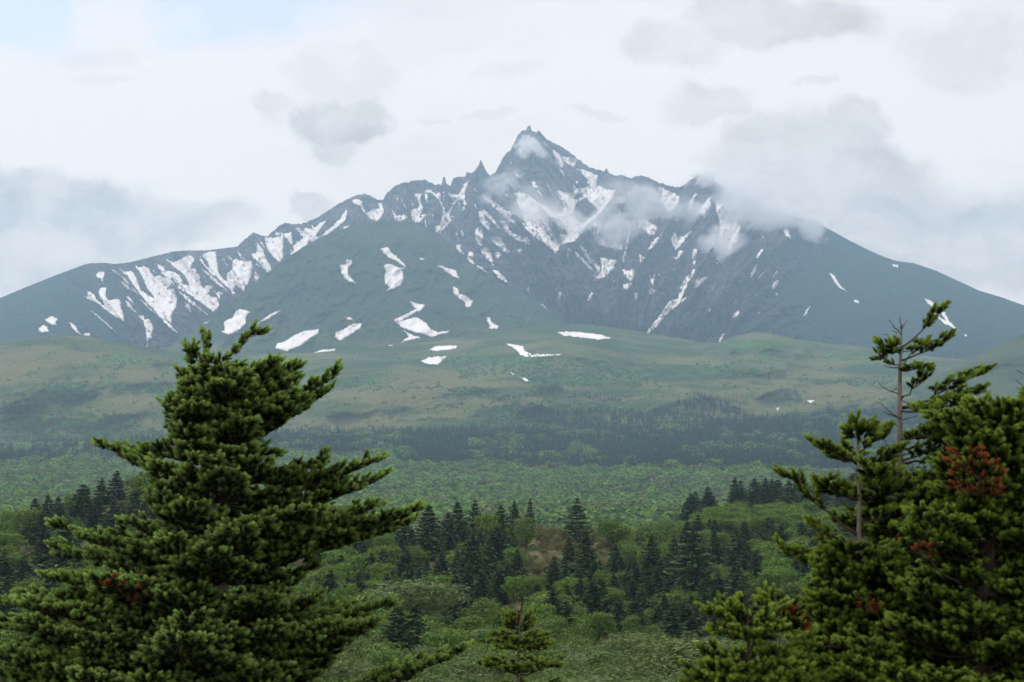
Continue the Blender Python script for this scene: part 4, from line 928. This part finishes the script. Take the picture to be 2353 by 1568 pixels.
class Fir:
    def __init__(s, seed, up=2): s.up = up; s.r = np.random.default_rng(seed); s.sh = []; s.dead = []; s.w = Q(); s.tw = []
    def shoot(s, p, d, L, tone=1.0, dead=False):
        if dead and s.r.random() < (.05 if dead == 'all' else .45): dead = False; tone *= .5
        if dead: L *= .62
        (s.dead if dead else s.sh).append((*p, *d, L, tone))
    def twig(s, p0, d, L, lvl, plane_n, dead, tone, dens, shl):
        """a twig with shoots on both sides lying in the plane of the bough"""
        r = s.r; n = max(2, int(L / (.046 / dens))); side = np.cross(plane_n, d); side /= max(np.linalg.norm(side), 1e-6)
        p1 = p0 + d * L + np.array([0, 0, .10 * L]); s.tw.append((p0, p1, .002 + .0025 * L))
        for k in range(n):
            f = (k + .8) / n; p = p0 + (p1 - p0) * f; sg = 1 if k % 2 else -1
            dd = d * .75 + side * sg * .72 + np.array([0, 0, .22]) + r.normal(0, .16, 3); dd /= np.linalg.norm(dd)
            l2 = (1 - f) * L * .55
            if lvl > 0 and l2 > .085: s.twig(p, dd, l2, lvl - 1, plane_n, dead, tone, dens, shl)
            else: s.shoot(p, dd, shl * r.uniform(.75, 1.2), tone * r.uniform(.55, 1.0) * (.35 + .65 * f) * (.75 + .45 * max(-.6, min(1, dd[2] * 2.2))), dead)  # shading painted into tone: inner shoots darker, upward ones lighter
        s.shoot(p1 - d * .02, (d + np.array([0, 0, .25])) / np.linalg.norm(d + np.array([0, 0, .25])), shl * 1.1, tone, dead)
    def limb(s, P0, tip, bare=.28, droop=.10, dead=False, tone=1.0, dens=1.0, width=.50, r0=None, shl=.078, up=.10):
        r = s.r; P0 = np.asarray(P0, float); tip = np.asarray(tip, float); ax = tip - P0; L = np.linalg.norm(ax)
        if L < .05: return
        n = max(5, int(L / .07)); T = np.linspace(0, 1, n + 1)
        pts = P0 + ax * T[:, None]; pts[:, 2] += -droop * L * np.sin(math.pi * T ** .8) + up * L * (T ** 3 - T) * .5
        pts[1:-1] += r.normal(0, .008, (n - 1, 3))
        if dead != 'wood':
            s.w.add(*tube(pts, np.linspace(r0 or (.005 + .008 * L), .003, n + 1), 5), tone=.4)
        tan = norm(np.gradient(pts, axis=0)); hz_ = np.array([ax[1], -ax[0], 0.0]); hz_ /= max(np.linalg.norm(hz_), 1e-6)
        for k in range(1, n + 1):
            f = T[k]
            if f < bare: continue
            tw = width * L * (1.02 - f) * (.55 + .45 * min(1, (f - bare) * 4)) + .07
            pn = np.cross(hz_, tan[k]); pn = pn if pn[2] > 0 else -pn
            for sg in (-1, 1):
                d = tan[k] * .72 + hz_ * sg * .70 + np.array([0, 0, .06]) + r.normal(0, .10, 3); d /= np.linalg.norm(d)
                s.twig(pts[k], d, tw * r.uniform(.75, 1.15), 1, pn, 'all' if dead == 'all' else (bool(dead) and dead != 'some' or (dead == 'some' and r.random() < .2)), tone, dens, shl)
            for _ in range(s.up): s.shoot(pts[k], norm((tan[k] * .6 + np.array([0, 0, .6]) + r.normal(0, .2, 3))[None])[0], shl * .9, tone * .8, dead)
        s.shoot(pts[-1], tan[-1], shl * 1.2, tone, dead)
    def dead_twig(s, P0, tip, r0=.006):
        P0 = np.asarray(P0, float); tip = np.asarray(tip, float); n = 5; T = np.linspace(0, 1, n)
        pts = P0 + (tip - P0) * T[:, None]; pts[1:-1] += s.r.normal(0, .012, (n - 2, 3)); s.w.add(*tube(pts, np.linspace(r0, .002, n), 5), tone=.6)
    def expand(s, arr):
        A = np.array(arr); N_ = len(A); p = A[:, :3]; d = norm(A[:, 3:6]); L = A[:, 6]; tone = A[:, 7]
        ref = np.where(np.abs(d[:, 2:3]) < .95, np.array([[0, 0, 1.0]]), np.array([[1.0, 0, 0]])); a = norm(np.cross(d, ref)); b = np.cross(d, a)
        ang = s.r.uniform(0, 6.28, N_)[:, None]; a, b = a * np.cos(ang) + b * np.sin(ang), b * np.cos(ang) - a * np.sin(ang)
        which = s.r.integers(0, len(TEMPL), N_); Vs, Ts = [], []
        for k, (tv, tt) in enumerate(TEMPL):
            m_ = which == k
            if not m_.any(): continue
            M_ = np.stack([a[m_], b[m_], d[m_]], 1) * L[m_][:, None, None]           # rows are local axes
            Vs.append((np.einsum('vk,nkj->nvj', tv, M_) + p[m_][:, None]).reshape(-1, 3)); Ts.append((tt[None] * tone[m_][:, None]).ravel())
        V_ = np.concatenate(Vs); return V_, np.arange(len(V_)).reshape(-1, 3), np.concatenate(Ts)
    def build(s, name, base, trunk, trad, label, mats, group=None, bark=None, branch_mat=None):
        root = bpy.data.objects.new(name, None); COL.objects.link(root); root.location = base; base = np.array(base)
        tag(root, label, 'fir tree', group)
        q = Q()
        for tr, ra in zip(trunk, trad): q.add(*tube(np.array(tr) - base, ra, 10), tone=.5)
        obj('trunk', q.mesh('trunk', bark or M_GREY, True), root)
        for (a, b, r_) in s.tw: s.w.add(*tube(np.array([a, (a + b) / 2, b]), [r_, r_ * .7, .0015], 3), tone=.3)
        s.w.v = [v - base for v in s.w.v]
        obj('branches', s.w.mesh('branches', branch_mat or M_BARK, True), root)
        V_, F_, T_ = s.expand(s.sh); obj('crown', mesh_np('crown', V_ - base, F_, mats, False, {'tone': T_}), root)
        if s.dead:
            V_, F_, T_ = s.expand(s.dead); o = obj('dead_foliage', mesh_np('dead_foliage', V_ - base, F_, M_DEAD, False, {'tone': T_}), root); o['label'] = 'rust red dead needles on dying twigs'
        print(name, 'shoots', len(s.sh), len(s.dead))
        return root
def crown_fill(F, trunk_at, y0, y1, left, right, d0, step=13, per=5, away=1.0, skip=None, dens=1.0, bare=.25, rise=(.0, .22), deadp=.0, tone=1.0, shl=.078, toward=1.0, droop=.10):
    """whorls of boughs down the trunk; left/right give the crown's reach in picture pixels by row"""
    sc = d0 / FOC; y = y0; a0 = 0.0
    while y < y1:
        a0 += 2.4; nb = per + int(F.r.integers(0, 2))
        for k in range(nb):
            a = a0 + 6.283 * k / nb + F.r.uniform(-.35, .35); ca, sa = math.cos(a), math.sin(a)
            yy0 = y + F.r.uniform(-6, 6); reach = F.r.uniform(.78, 1.04) * (interp(yy0, right) if ca > 0 else interp(yy0, left)) * sc
            mid = (interp(yy0, right) + interp(yy0, left)) * .5 * sc
            Rr = abs(ca) * reach + (1 - abs(ca)) * mid; Rr *= F.r.uniform(.72, 1.06) * (toward if sa < 0 else away)
            P0 = trunk_at(yy0); 
            if Rr < .07: continue
            tip = P0 + np.array([ca * Rr, sa * Rr, Rr * F.r.uniform(*rise)])
            if skip and skip(ca, yy0): continue
            F.limb(P0, tip, bare=bare if Rr > .35 else .05, dens=dens, tone=tone * F.r.uniform(.75, 1.05), dead='some' if F.r.random() < deadp else False, shl=shl, droop=droop)
        y += step * F.r.uniform(.8, 1.2)
def ground_base(px, d): x = float(at(px, 1300, d)[0]); return (x, d, float(gz(x, d)) - .1)

# ---- the large fir
D1 = 12.0
T1 = [(470, 800), (478, 880), (484, 980), (494, 1150), (503, 1350), (508, 1568), (512, 1900), (515, 3100)]
def tr1(y): return at(interp(y, [(b, a) for a, b in T1]), y, D1)
F = Fir(21)
prof_l = [(800, 14), (850, 24), (930, 50), (1000, 75), (1050, 140), (1110, 165), (1170, 150), (1220, 190), (1260, 290), (1340, 330), (1400, 360), (1460, 470), (1520, 540), (1620, 560), (1900, 600)]
prof_r = [(800, 60), (850, 175), (930, 245), (985, 245), (1020, 185), (1080, 200), (1110, 300), (1200, 320), (1270, 340), (1310, 290), (1370, 210), (1430, 300), (1500, 330), (1560, 270), (1620, 320), (1900, 340)]
crown_fill(F, tr1, 880, 1010, prof_l, prof_r, D1, step=17, per=5, bare=.12, skip=lambda ca, y: False, rise=(.05, .35), tone=.95)
crown_fill(F, tr1, 1015, 1720, prof_l, prof_r, D1, step=41, per=7, bare=.27, rise=(.05, .20), deadp=.01, tone=.95, away=.8)
for y0, tx, ty, dd_, kw in [
    (860, 590, 770, .05, dict(bare=.30, width=.30, up=-.4)), (1000, 392, 938, -.15, dict(bare=.15, width=.34)), (1120, 243, 1030, -.25, dict(bare=.22, width=.36)),
    (1120, 300, 1040, .1, dict(bare=.3)), (1010, 765, 862, -.1, dict(bare=.25, width=.36)), (1040, 745, 905, .2, dict(bare=.25)), (1150, 860, 1062, -.1, dict(bare=.2, width=.40)),
    (1210, 868, 1100, .2, dict(bare=.3)), (1260, 945, 1176, -.3, dict(bare=.22, width=.40)), (1290, 930, 1205, .1, dict(bare=.3)), (1250, 850, 1170, -.35, dict(bare=.2)),
    (1250, 372, 1152, -.5, dict(bare=.15, width=.30)), (1300, 135, 1212, -.2, dict(bare=.30, width=.36)), (1330, 140, 1262, .2, dict(bare=.3)),
    (1420, 20, 1388, -.5, dict(bare=.2)), (1460, -20, 1440, -.2, dict(bare=.2)), (1500, 20, 1500, -.7, dict(bare=.2)), (1620, -10, 1545, -.4, dict(bare=.2)), (1640, 40, 1560, -.1, dict(bare=.2)), (1430, 890, 1392, -.1, dict(bare=.25, width=.38)), (1480, 850, 1440, -.6, dict(bare=.2)),
    (1640, 1052, 1500, -.6, dict(bare=.55, width=.26)), (1660, 950, 1530, -.2, dict(bare=.5)), (880, 470, 785, .0, dict(bare=.05, width=.35)), (905, 530, 850, -.2, dict(bare=.1)), (870, 445, 815, -.12, dict(bare=.1, width=.4)),
    (940, 620, 842, -.15, dict(bare=.15)), (960, 660, 850, .1, dict(bare=.2)), (1370, 235, 1345, -.9, dict(bare=.2, dead='some')), (1390, 120, 1330, -.3, dict(bare=.2)), (1400, 60, 1372, -.1, dict(bare=.2))]:
    F.limb(tr1(y0), at(tx, ty, D1 + dd_), droop=.04, **kw)
for y0, tx, ty in [(905, 500, 898), (930, 455, 925), (950, 500, 935), (890, 452, 880)]: F.dead_twig(tr1(y0), at(tx, ty, D1))
F.limb(tr1(1380), at(250, 1345, D1 - 1.0), bare=.75, dead=True, dens=.6)
pts = [tr1(y) for y in (795, 840, 900, 1000, 1150, 1350, 1568, 1900)] + [np.array([tr1(1900)[0], D1, -6.3])]
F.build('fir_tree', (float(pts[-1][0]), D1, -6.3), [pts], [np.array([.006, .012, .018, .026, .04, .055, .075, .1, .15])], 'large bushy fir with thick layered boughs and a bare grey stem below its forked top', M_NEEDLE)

# ---- tall thin-topped fir
D2 = 11.0
def stem(T_, D_):
    tb = [(b, a) for a, b in T_]
    return lambda y: at(interp(y, tb), y, D_)
T2 = [(2072, 752), (2068, 860), (2067, 960), (2068, 1085), (2075, 1300), (2080, 1568), (2082, 2500)]
tr2 = stem(T2, D2); F = Fir(22, 1)
for y0, tx, ty, dd_, kw in [
    (800, 2152, 722, 0, dict(bare=.5, width=.10, dens=.6)), (830, 2170, 782, -.1, dict(bare=.4, width=.24, shl=.064)), (840, 2112, 795, .1, dict(bare=.45, width=.25, shl=.06)), (845, 2028, 822, 0, dict(bare=.4, width=.2, dens=.7, shl=.055)),
    (850, 2108, 848, -.2, dict(bare=.3, width=.22, dens=.8, shl=.06)), (815, 2048, 800, -.05, dict(bare=.4, width=.2)), (925, 2122, 868, -.15, dict(bare=.45, width=.26, shl=.06)), (935, 2235, 905, .0, dict(bare=.35, width=.30)), (940, 2250, 858, .15, dict(bare=.4, width=.28)),
    (945, 2190, 930, -.3, dict(bare=.3)), (1010, 2245, 938, -.1, dict(bare=.25, width=.32)), (1012, 2180, 985, -.3, dict(bare=.2)), (1030, 2290, 960, .3, dict(bare=.3)), (1060, 2180, 1010, -.2, dict(bare=.2)), (1062, 2230, 1030, .3, dict(bare=.25)),
    (1100, 1950, 1060, .2, dict(bare=.3)), (1120, 2000, 1075, -.2, dict(bare=.2)), (1130, 2170, 1090, -.2, dict(bare=.2)), (1180, 1905, 1130, .3, dict(bare=.3)), (1200, 2150, 1140, -.4, dict(bare=.2)),
    (1330, 1812, 1268, -.1, dict(bare=.35, width=.34)), (1340, 1860, 1290, .2, dict(bare=.3)), (1360, 1900, 1310, -.3, dict(bare=.3))]:
    F.limb(tr2(y0), at(tx, ty, D2 + dd_), droop=.05, up=-.1, **kw)
pl2 = [(1120, 110), (1200, 170), (1280, 250), (1400, 230), (1568, 240), (1900, 260)]; pr2 = [(1120, 130), (1200, 180), (1400, 240), (1568, 260), (1900, 300)]
crown_fill(F, tr2, 1120, 1700, pl2, pr2, D2, step=38, per=4, bare=.25, rise=(.0, .22), deadp=.03, tone=.9, away=.8)
for y0, tx, ty in [(905, 2018, 880), (960, 2012, 925), (965, 2030, 945), (925, 2105, 925), (780, 2030, 770), (770, 2042, 735), (765, 2085, 735), (800, 2018, 792), (790, 2050, 760), (1040, 2020, 1010), (1045, 2020, 1040), (820, 2100, 800), (845, 2030, 840), (968, 2110, 955), (1050, 2150, 1035), (760, 2068, 728), (900, 2045, 900), (985, 2050, 965)]:
    F.dead_twig(tr2(y0), at(tx, ty, D2 + F.r.uniform(-.1, .1)), .005)
F.limb(tr2(1150), at(2245, 1060, D2 - .5), bare=.6, dead=True, dens=.8, width=.42); F.limb(tr2(1460), at(1830, 1420, D2 - .4), bare=.75, dead=True, dens=.6)
pts = [tr2(y) for y in (745, 800, 860, 960, 1085, 1300, 1568, 2000)] + [np.array([tr2(2000)[0], D2, -6.0])]
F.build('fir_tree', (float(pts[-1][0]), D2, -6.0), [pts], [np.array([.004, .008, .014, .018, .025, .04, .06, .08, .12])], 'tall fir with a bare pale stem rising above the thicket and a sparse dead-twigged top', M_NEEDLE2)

# ---- slender fir in front of the dark wood
D3 = 10.2
T3 = [(1967, 950), (1975, 1100), (1974, 1240), (1980, 1568), (1985, 2500)]
tr3 = stem(T3, D3); F = Fir(23, 1)
for y0, tx, ty, dd_, kw in [
    (1040, 2020, 1005, 0, dict(bare=.3, width=.35)), (1060, 1893, 1028, -.1, dict(bare=.25, width=.36)), (1075, 1935, 1040, .2, dict(bare=.2)), (1085, 2050, 1045, -.1, dict(bare=.35)), (1100, 2030, 1090, -.25, dict(bare=.2)),
    (1230, 1812, 1098, 0, dict(bare=.5, width=.22)), (1150, 1905, 1115, -.2, dict(bare=.4)), (1160, 2040, 1130, -.1, dict(bare=.3)), (1290, 1880, 1215, .1, dict(bare=.6, width=.2)), (1200, 2060, 1180, -.1, dict(bare=.3)), (1020, 1975, 990, -.1, dict(bare=.2, width=.25))]:
    F.limb(tr3(y0), at(tx, ty, D3 + dd_), droop=.04, up=-.1, **kw)
crown_fill(F, tr3, 1290, 1680, [(1290, 90), (1400, 130), (1568, 200), (1900, 230)], [(1290, 100), (1568, 180), (1900, 200)], D3, step=26, per=6, bare=.2, rise=(.0, .25), deadp=.06, tone=.95, away=.8)
for y0, tx, ty in [(1190, 1925, 1170), (1200, 1930, 1150), (1240, 1905, 1200), (1235, 1900, 1190), (1000, 1985, 985), (985, 1955, 975), (1210, 2005, 1190)]: F.dead_twig(tr3(y0), at(tx, ty, D3), .004)
pts = [tr3(y) for y in (945, 1000, 1100, 1240, 1400, 1568, 2000)] + [np.array([tr3(2000)[0], D3, -5.7])]
F.build('fir_tree', (float(pts[-1][0]), D3, -5.7), [pts], [np.array([.004, .007, .011, .016, .022, .03, .05, .09])], 'slender fir with thin grey stem and a long bough reaching over the rounded green wood', M_NEEDLE2)

# ---- the dense pair by the frame edge
D4 = 9.6
T4 = [(2292, 930), (2285, 1150), (2268, 1340), (2266, 1450), (2262, 1568), (2262, 2500)]
tr4 = stem(T4, D4); F = Fir(24, 1)
pl4 = [(940, 40), (1000, 100), (1100, 130), (1200, 150), (1300, 190), (1400, 240), (1500, 330), (1568, 400), (1900, 420)]; pr4 = [(940, 60), (1100, 150), (1568, 250), (1900, 300)]
crown_fill(F, tr4, 950, 1700, pl4, pr4, D4, step=37, per=5, bare=.22, rise=(-.02, .22), deadp=.02, tone=.95, away=.8)
for y0, tx, ty, dd_, kw in [(1010, 2130, 948, .2, dict(bare=.3)), (1000, 2165, 965, -.2, dict(bare=.3)), (1250, 2120, 1190, -.4, dict(bare=.3)), (1290, 2100, 1230, -.2, dict(bare=.3)), (1000, 2340, 940, -.2, dict(bare=.2)), (1540, 1860, 1480, -.1, dict(bare=.4, dead='some')), (1560, 1850, 1540, -.2, dict(bare=.3)), (1620, 1880, 1560, -.3, dict(bare=.2))]:
    F.limb(tr4(y0), at(tx, ty, D4 + dd_), droop=.05, up=-.1, **kw)
F.limb(tr4(1130), at(2222, 1050, D4 - .75), bare=.3, dead='all', dens=.9, width=.34); F.limb(tr4(1330), at(2110, 1265, D4 - .6), bare=.8, dead=True, dens=.6); F.limb(tr4(1500), at(1990, 1400, D4 - .3), bare=.85, dead=True, dens=.6)
pts = [tr4(y) for y in (925, 1000, 1150, 1340, 1568, 2000)] + [np.array([tr4(2000)[0], D4, -5.5])]
F.build('fir_tree', (float(pts[-1][0]), D4, -5.5), [pts], [np.array([.004, .012, .025, .035, .045, .06, .1])], 'dense spreading fir with bright shoot tips and a rust red dead spray near its top', M_NEEDLE2, bark=M_BARK)
D5 = 10.6
T5 = [(2415, 895), (2410, 1568), (2410, 2500)]
tr5 = stem(T5, D5); F = Fir(25, 1)
crown_fill(F, tr5, 930, 1700, [(900, 20), (960, 70), (1010, 160), (1200, 230), (1568, 280), (1900, 300)], [(720, 20), (1000, 150), (1900, 300)], D5, step=38, per=4, bare=.25, rise=(.0, .25), deadp=.02, tone=.95, away=.8)
for y0, tx, ty in [(905, 2335, 850), (930, 2333, 872), (960, 2335, 890), (1010, 2335, 950)]: F.dead_twig(tr5(y0), at(tx, ty, D5), .006)
for y0, tx, ty, dd_ in [(1040, 2235, 975, 0), (1080, 2215, 1000, -.3), (1140, 2190, 1080, -.2)]: F.limb(tr5(y0), at(tx, ty, D5 + dd_), droop=.05, bare=.3)
pts = [tr5(y) for y in (890, 960, 1150, 1568, 2000)] + [np.array([tr5(2000)[0], D5, -5.8])]
F.build('fir_tree', (float(pts[-1][0]), D5, -5.8), [pts], [np.array([.004, .018, .03, .05, .07, .12])], 'fir cut off by the frame edge, its boughs mingling with the dense spreading fir', M_NEEDLE2, bark=M_BARK)

# ---- small firs at the bottom
D6 = 9.0
T6 = [(1716, 1378), (1718, 1430), (1720, 1470), (1722, 1568), (1724, 2600)]
tr6 = stem(T6, D6); F = Fir(26, 1)
for y0, tx, ty, dd_, kw in [(1455, 1640, 1412, 0, dict(bare=.1, width=.38)), (1450, 1790, 1402, 0, dict(bare=.1)), (1460, 1680, 1400, .15, dict(bare=.1)), (1470, 1660, 1455, -.15, dict(bare=.1)), (1475, 1770, 1450, -.12, dict(bare=.1)), (1465, 1750, 1420, .15, dict(bare=.1)), (1440, 1700, 1405, 0, dict(bare=0.)), (1470, 1710, 1462, -.2, dict(bare=.1))]:
    kw.setdefault('width', .36); F.limb(tr6(y0), at(tx, ty, D6 + dd_), droop=.02, up=-.1, shl=.062, **kw)
crown_fill(F, tr6, 1545, 1750, [(1545, 110), (1750, 150)], [(1545, 100), (1750, 140)], D6, step=24, per=6, bare=.1, rise=(.05, .2), deadp=.04, tone=.95)
for y0, tx, ty in [(1395, 1700, 1390), (1392, 1730, 1395), (1385, 1735, 1386), (1520, 1690, 1500)]: F.dead_twig(tr6(y0), at(tx, ty, D6), .004)
pts = [tr6(y) for y in (1376, 1430, 1500, 1600, 2000)] + [np.array([tr6(2000)[0], D6, -5.0])]
F.build('fir_tree', (float(pts[-1][0]), D6, -5.0), [pts], [np.array([.003, .008, .011, .015, .03, .05])], 'young fir with one flat bough tier on a bare dark stem', M_NEEDLE2, bark=M_BARK)
D7 = 9.3
T7 = [(1793, 1385), (1790, 1480), (1792, 1568), (1796, 2600)]
tr7 = stem(T7, D7); F = Fir(27, 1)
for y0, tx, ty, dd_, kw in [(1420, 1770, 1392, 0, dict(bare=0., width=.5)), (1440, 1812, 1408, 0, dict(bare=.1, dead=True)), (1450, 1815, 1440, -.1, dict(bare=.1, dead=True)), (1515, 1750, 1500, 0, dict(bare=.1)), (1512, 1835, 1488, 0, dict(bare=.1)), (1520, 1790, 1512, -.15, dict(bare=.1)), (1525, 1825, 1515, .1, dict(bare=.1))]:
    F.limb(tr7(y0), at(tx, ty, D7 + dd_), droop=.02, up=-.1, **kw)
crown_fill(F, tr7, 1560, 1750, [(1560, 80), (1750, 150)], [(1560, 80), (1750, 150)], D7, step=24, per=6, bare=.1, rise=(.05, .2), deadp=.1, tone=.95)
pts = [tr7(y) for y in (1383, 1450, 1600, 2000)] + [np.array([tr7(2000)[0], D7, -5.1])]
F.build('fir_tree', (float(pts[-1][0]), D7, -5.1), [pts], [np.array([.003, .006, .012, .03, .05])], 'thin young fir with rust red dead twigs beside the flat-tiered one', M_NEEDLE2)
D8 = 12.5
T8 = [(1197, 1405), (1193, 1450), (1190, 1568), (1188, 2600)]
tr8 = stem(T8, D8); F = Fir(28, 1)
for k in range(9):
    a = k * 2.4; rr = (50 if k < 4 else 60) * D8 / FOC; y0 = 1474 + k * 3
    F.limb(tr8(y0), tr8(y0) + np.array([math.cos(a) * rr, math.sin(a) * rr, .035]), bare=.1, droop=.0, width=.34, dens=1., shl=.048, up=0)
for k in range(8):
    a = k * 2.4 + .3; rr = (88 if math.cos(a) > 0 else 72) * D8 / FOC; y0 = 1546 + k
    F.limb(tr8(y0), tr8(y0) + np.array([math.cos(a) * rr, math.sin(a) * rr, .07]), bare=.3, droop=.0, width=.34, shl=.05, up=0)
for y_ in (1452, 1440): F.limb(tr8(y_), tr8(y_) + np.array([.07, 0, .05]), bare=0, shl=.05); F.limb(tr8(y_), tr8(y_) + np.array([-.06, .02, .05]), bare=0, shl=.05)
crown_fill(F, tr8, 1605, 1750, [(1580, 70), (1750, 110)], [(1580, 90), (1750, 120)], D8, step=24, per=6, bare=.1, rise=(.05, .2), tone=.95, shl=.065)
F.limb(tr8(1440), tr8(1410), bare=.1, dead=True, width=.1, dens=.7, shl=.03)
pts = [tr8(y) for y in (1403, 1450, 1530, 1600, 2000)] + [np.array([tr8(2000)[0], D8, -6.4])]
F.build('fir_tree', (float(pts[-1][0]), D8, -6.4), [pts], [np.array([.004, .009, .014, .018, .03, .05])], 'small young fir with two bough tiers and a reddish leader in front of the willows', M_NEEDLE2)
# ------------------------------------------------------------------ mist hanging on the peak
def mist(px, py, rx, ry, dens, seed, front=.4, thick=120, fr=2.1):
    d = float(d_mount(px, py)) if py > crest_y(np.array([float(px)]))[0] else float(d_mount(px, crest_y(np.array([float(px)]))[0]))
    d -= thick * front; c_ = at(px, py, d); sc = d / FOC
    me = bpy.data.meshes.new('mist')
    import bmesh
    bm = bmesh.new(); bmesh.ops.create_icosphere(bm, subdivisions=3, radius=1.0); bm.to_mesh(me); bm.free()
    m_, nt = mat('mist_air')
    oc = nt.n('ShaderNodeTexCoord').outputs['Object']
    ln = nt.n('ShaderNodeVectorMath', operation='LENGTH', ins={0: oc}).outputs['Value']
    ofs = nt.n('ShaderNodeVectorMath', operation='ADD', ins={0: oc, 1: (seed * 7.1, seed * 3.3, seed * 1.7)}).outputs[0]
    ns = nt.noise(ofs, fr, 5, .62)
    f_ = nt.m('SUBTRACT', nt.m('MULTIPLY', nt.m('SUBTRACT', 1.0, ln), 1.5), nt.m('MULTIPLY', nt.m('SUBTRACT', .60, ns), 4.2))
    dn = nt.m('MULTIPLY', nt.m('MAXIMUM', nt.m('MINIMUM', f_, 1.0), 0.0), dens)
    dn = nt.m('MULTIPLY', dn, nt.ss(ln, 1.0, .6))
    pv = nt.n('ShaderNodeVolumePrincipled', ins={'Color': (.97, .98, 1, 1), 'Density': dn, 'Anisotropy': .0}); nt.n('ShaderNodeOutputMaterial', ins={1: pv.outputs[0]})
    me.materials.append(m_)
    o = obj('mist', me); o.location = c_; o.scale = (rx * sc * 1.25, thick, ry * sc * 1.3); o.rotation_euler.y = .5 * math.sin(seed * 2.3); tag(o, kind='stuff')
for i, a in enumerate([(1220, 342, 44, 30, .040), (1160, 432, 75, 44, .016), (1235, 500, 110, 85, .015), (1450, 465, 100, 62, .018), (1390, 540, 115, 66, .020), (1575, 522, 130, 70, .020),
                       (1700, 500, 125, 110, .024), (1790, 515, 120, 66, .024), (1862, 535, 46, 44, .03), (1618, 420, 46, 38, .05), (1745, 455, 150, 90, .012), (1800, 440, 160, 110, .006), (1650, 570, 80, 52, .024), (1310, 520, 75, 55, .010)]):
    mist(*a, seed=i + 1, front=.55)
# ------------------------------------------------------------------ air
HX, HY0, HY1, HZ0, HZ1 = 4200, -300, 9300, -141.5, 1690
v = [(x, y, z_) for x in (-HX, HX) for y in (HY0, HY1) for z_ in (HZ0, HZ1)]
f = [(0, 1, 3, 2), (4, 6, 7, 5), (0, 4, 5, 1), (2, 3, 7, 6), (0, 2, 6, 4), (1, 5, 7, 3)]
hm, nt = mat('haze_air')
pv = nt.n('ShaderNodeVolumePrincipled', ins={'Color': (.52, .755, 1.0, 1), 'Density': 9.6e-5, 'Anisotropy': .25})
nt.n('ShaderNodeOutputMaterial', ins={1: pv.outputs[0]})
hz = obj('haze', mesh_np('haze', v, f, hm, False)); tag(hz, kind='stuff')
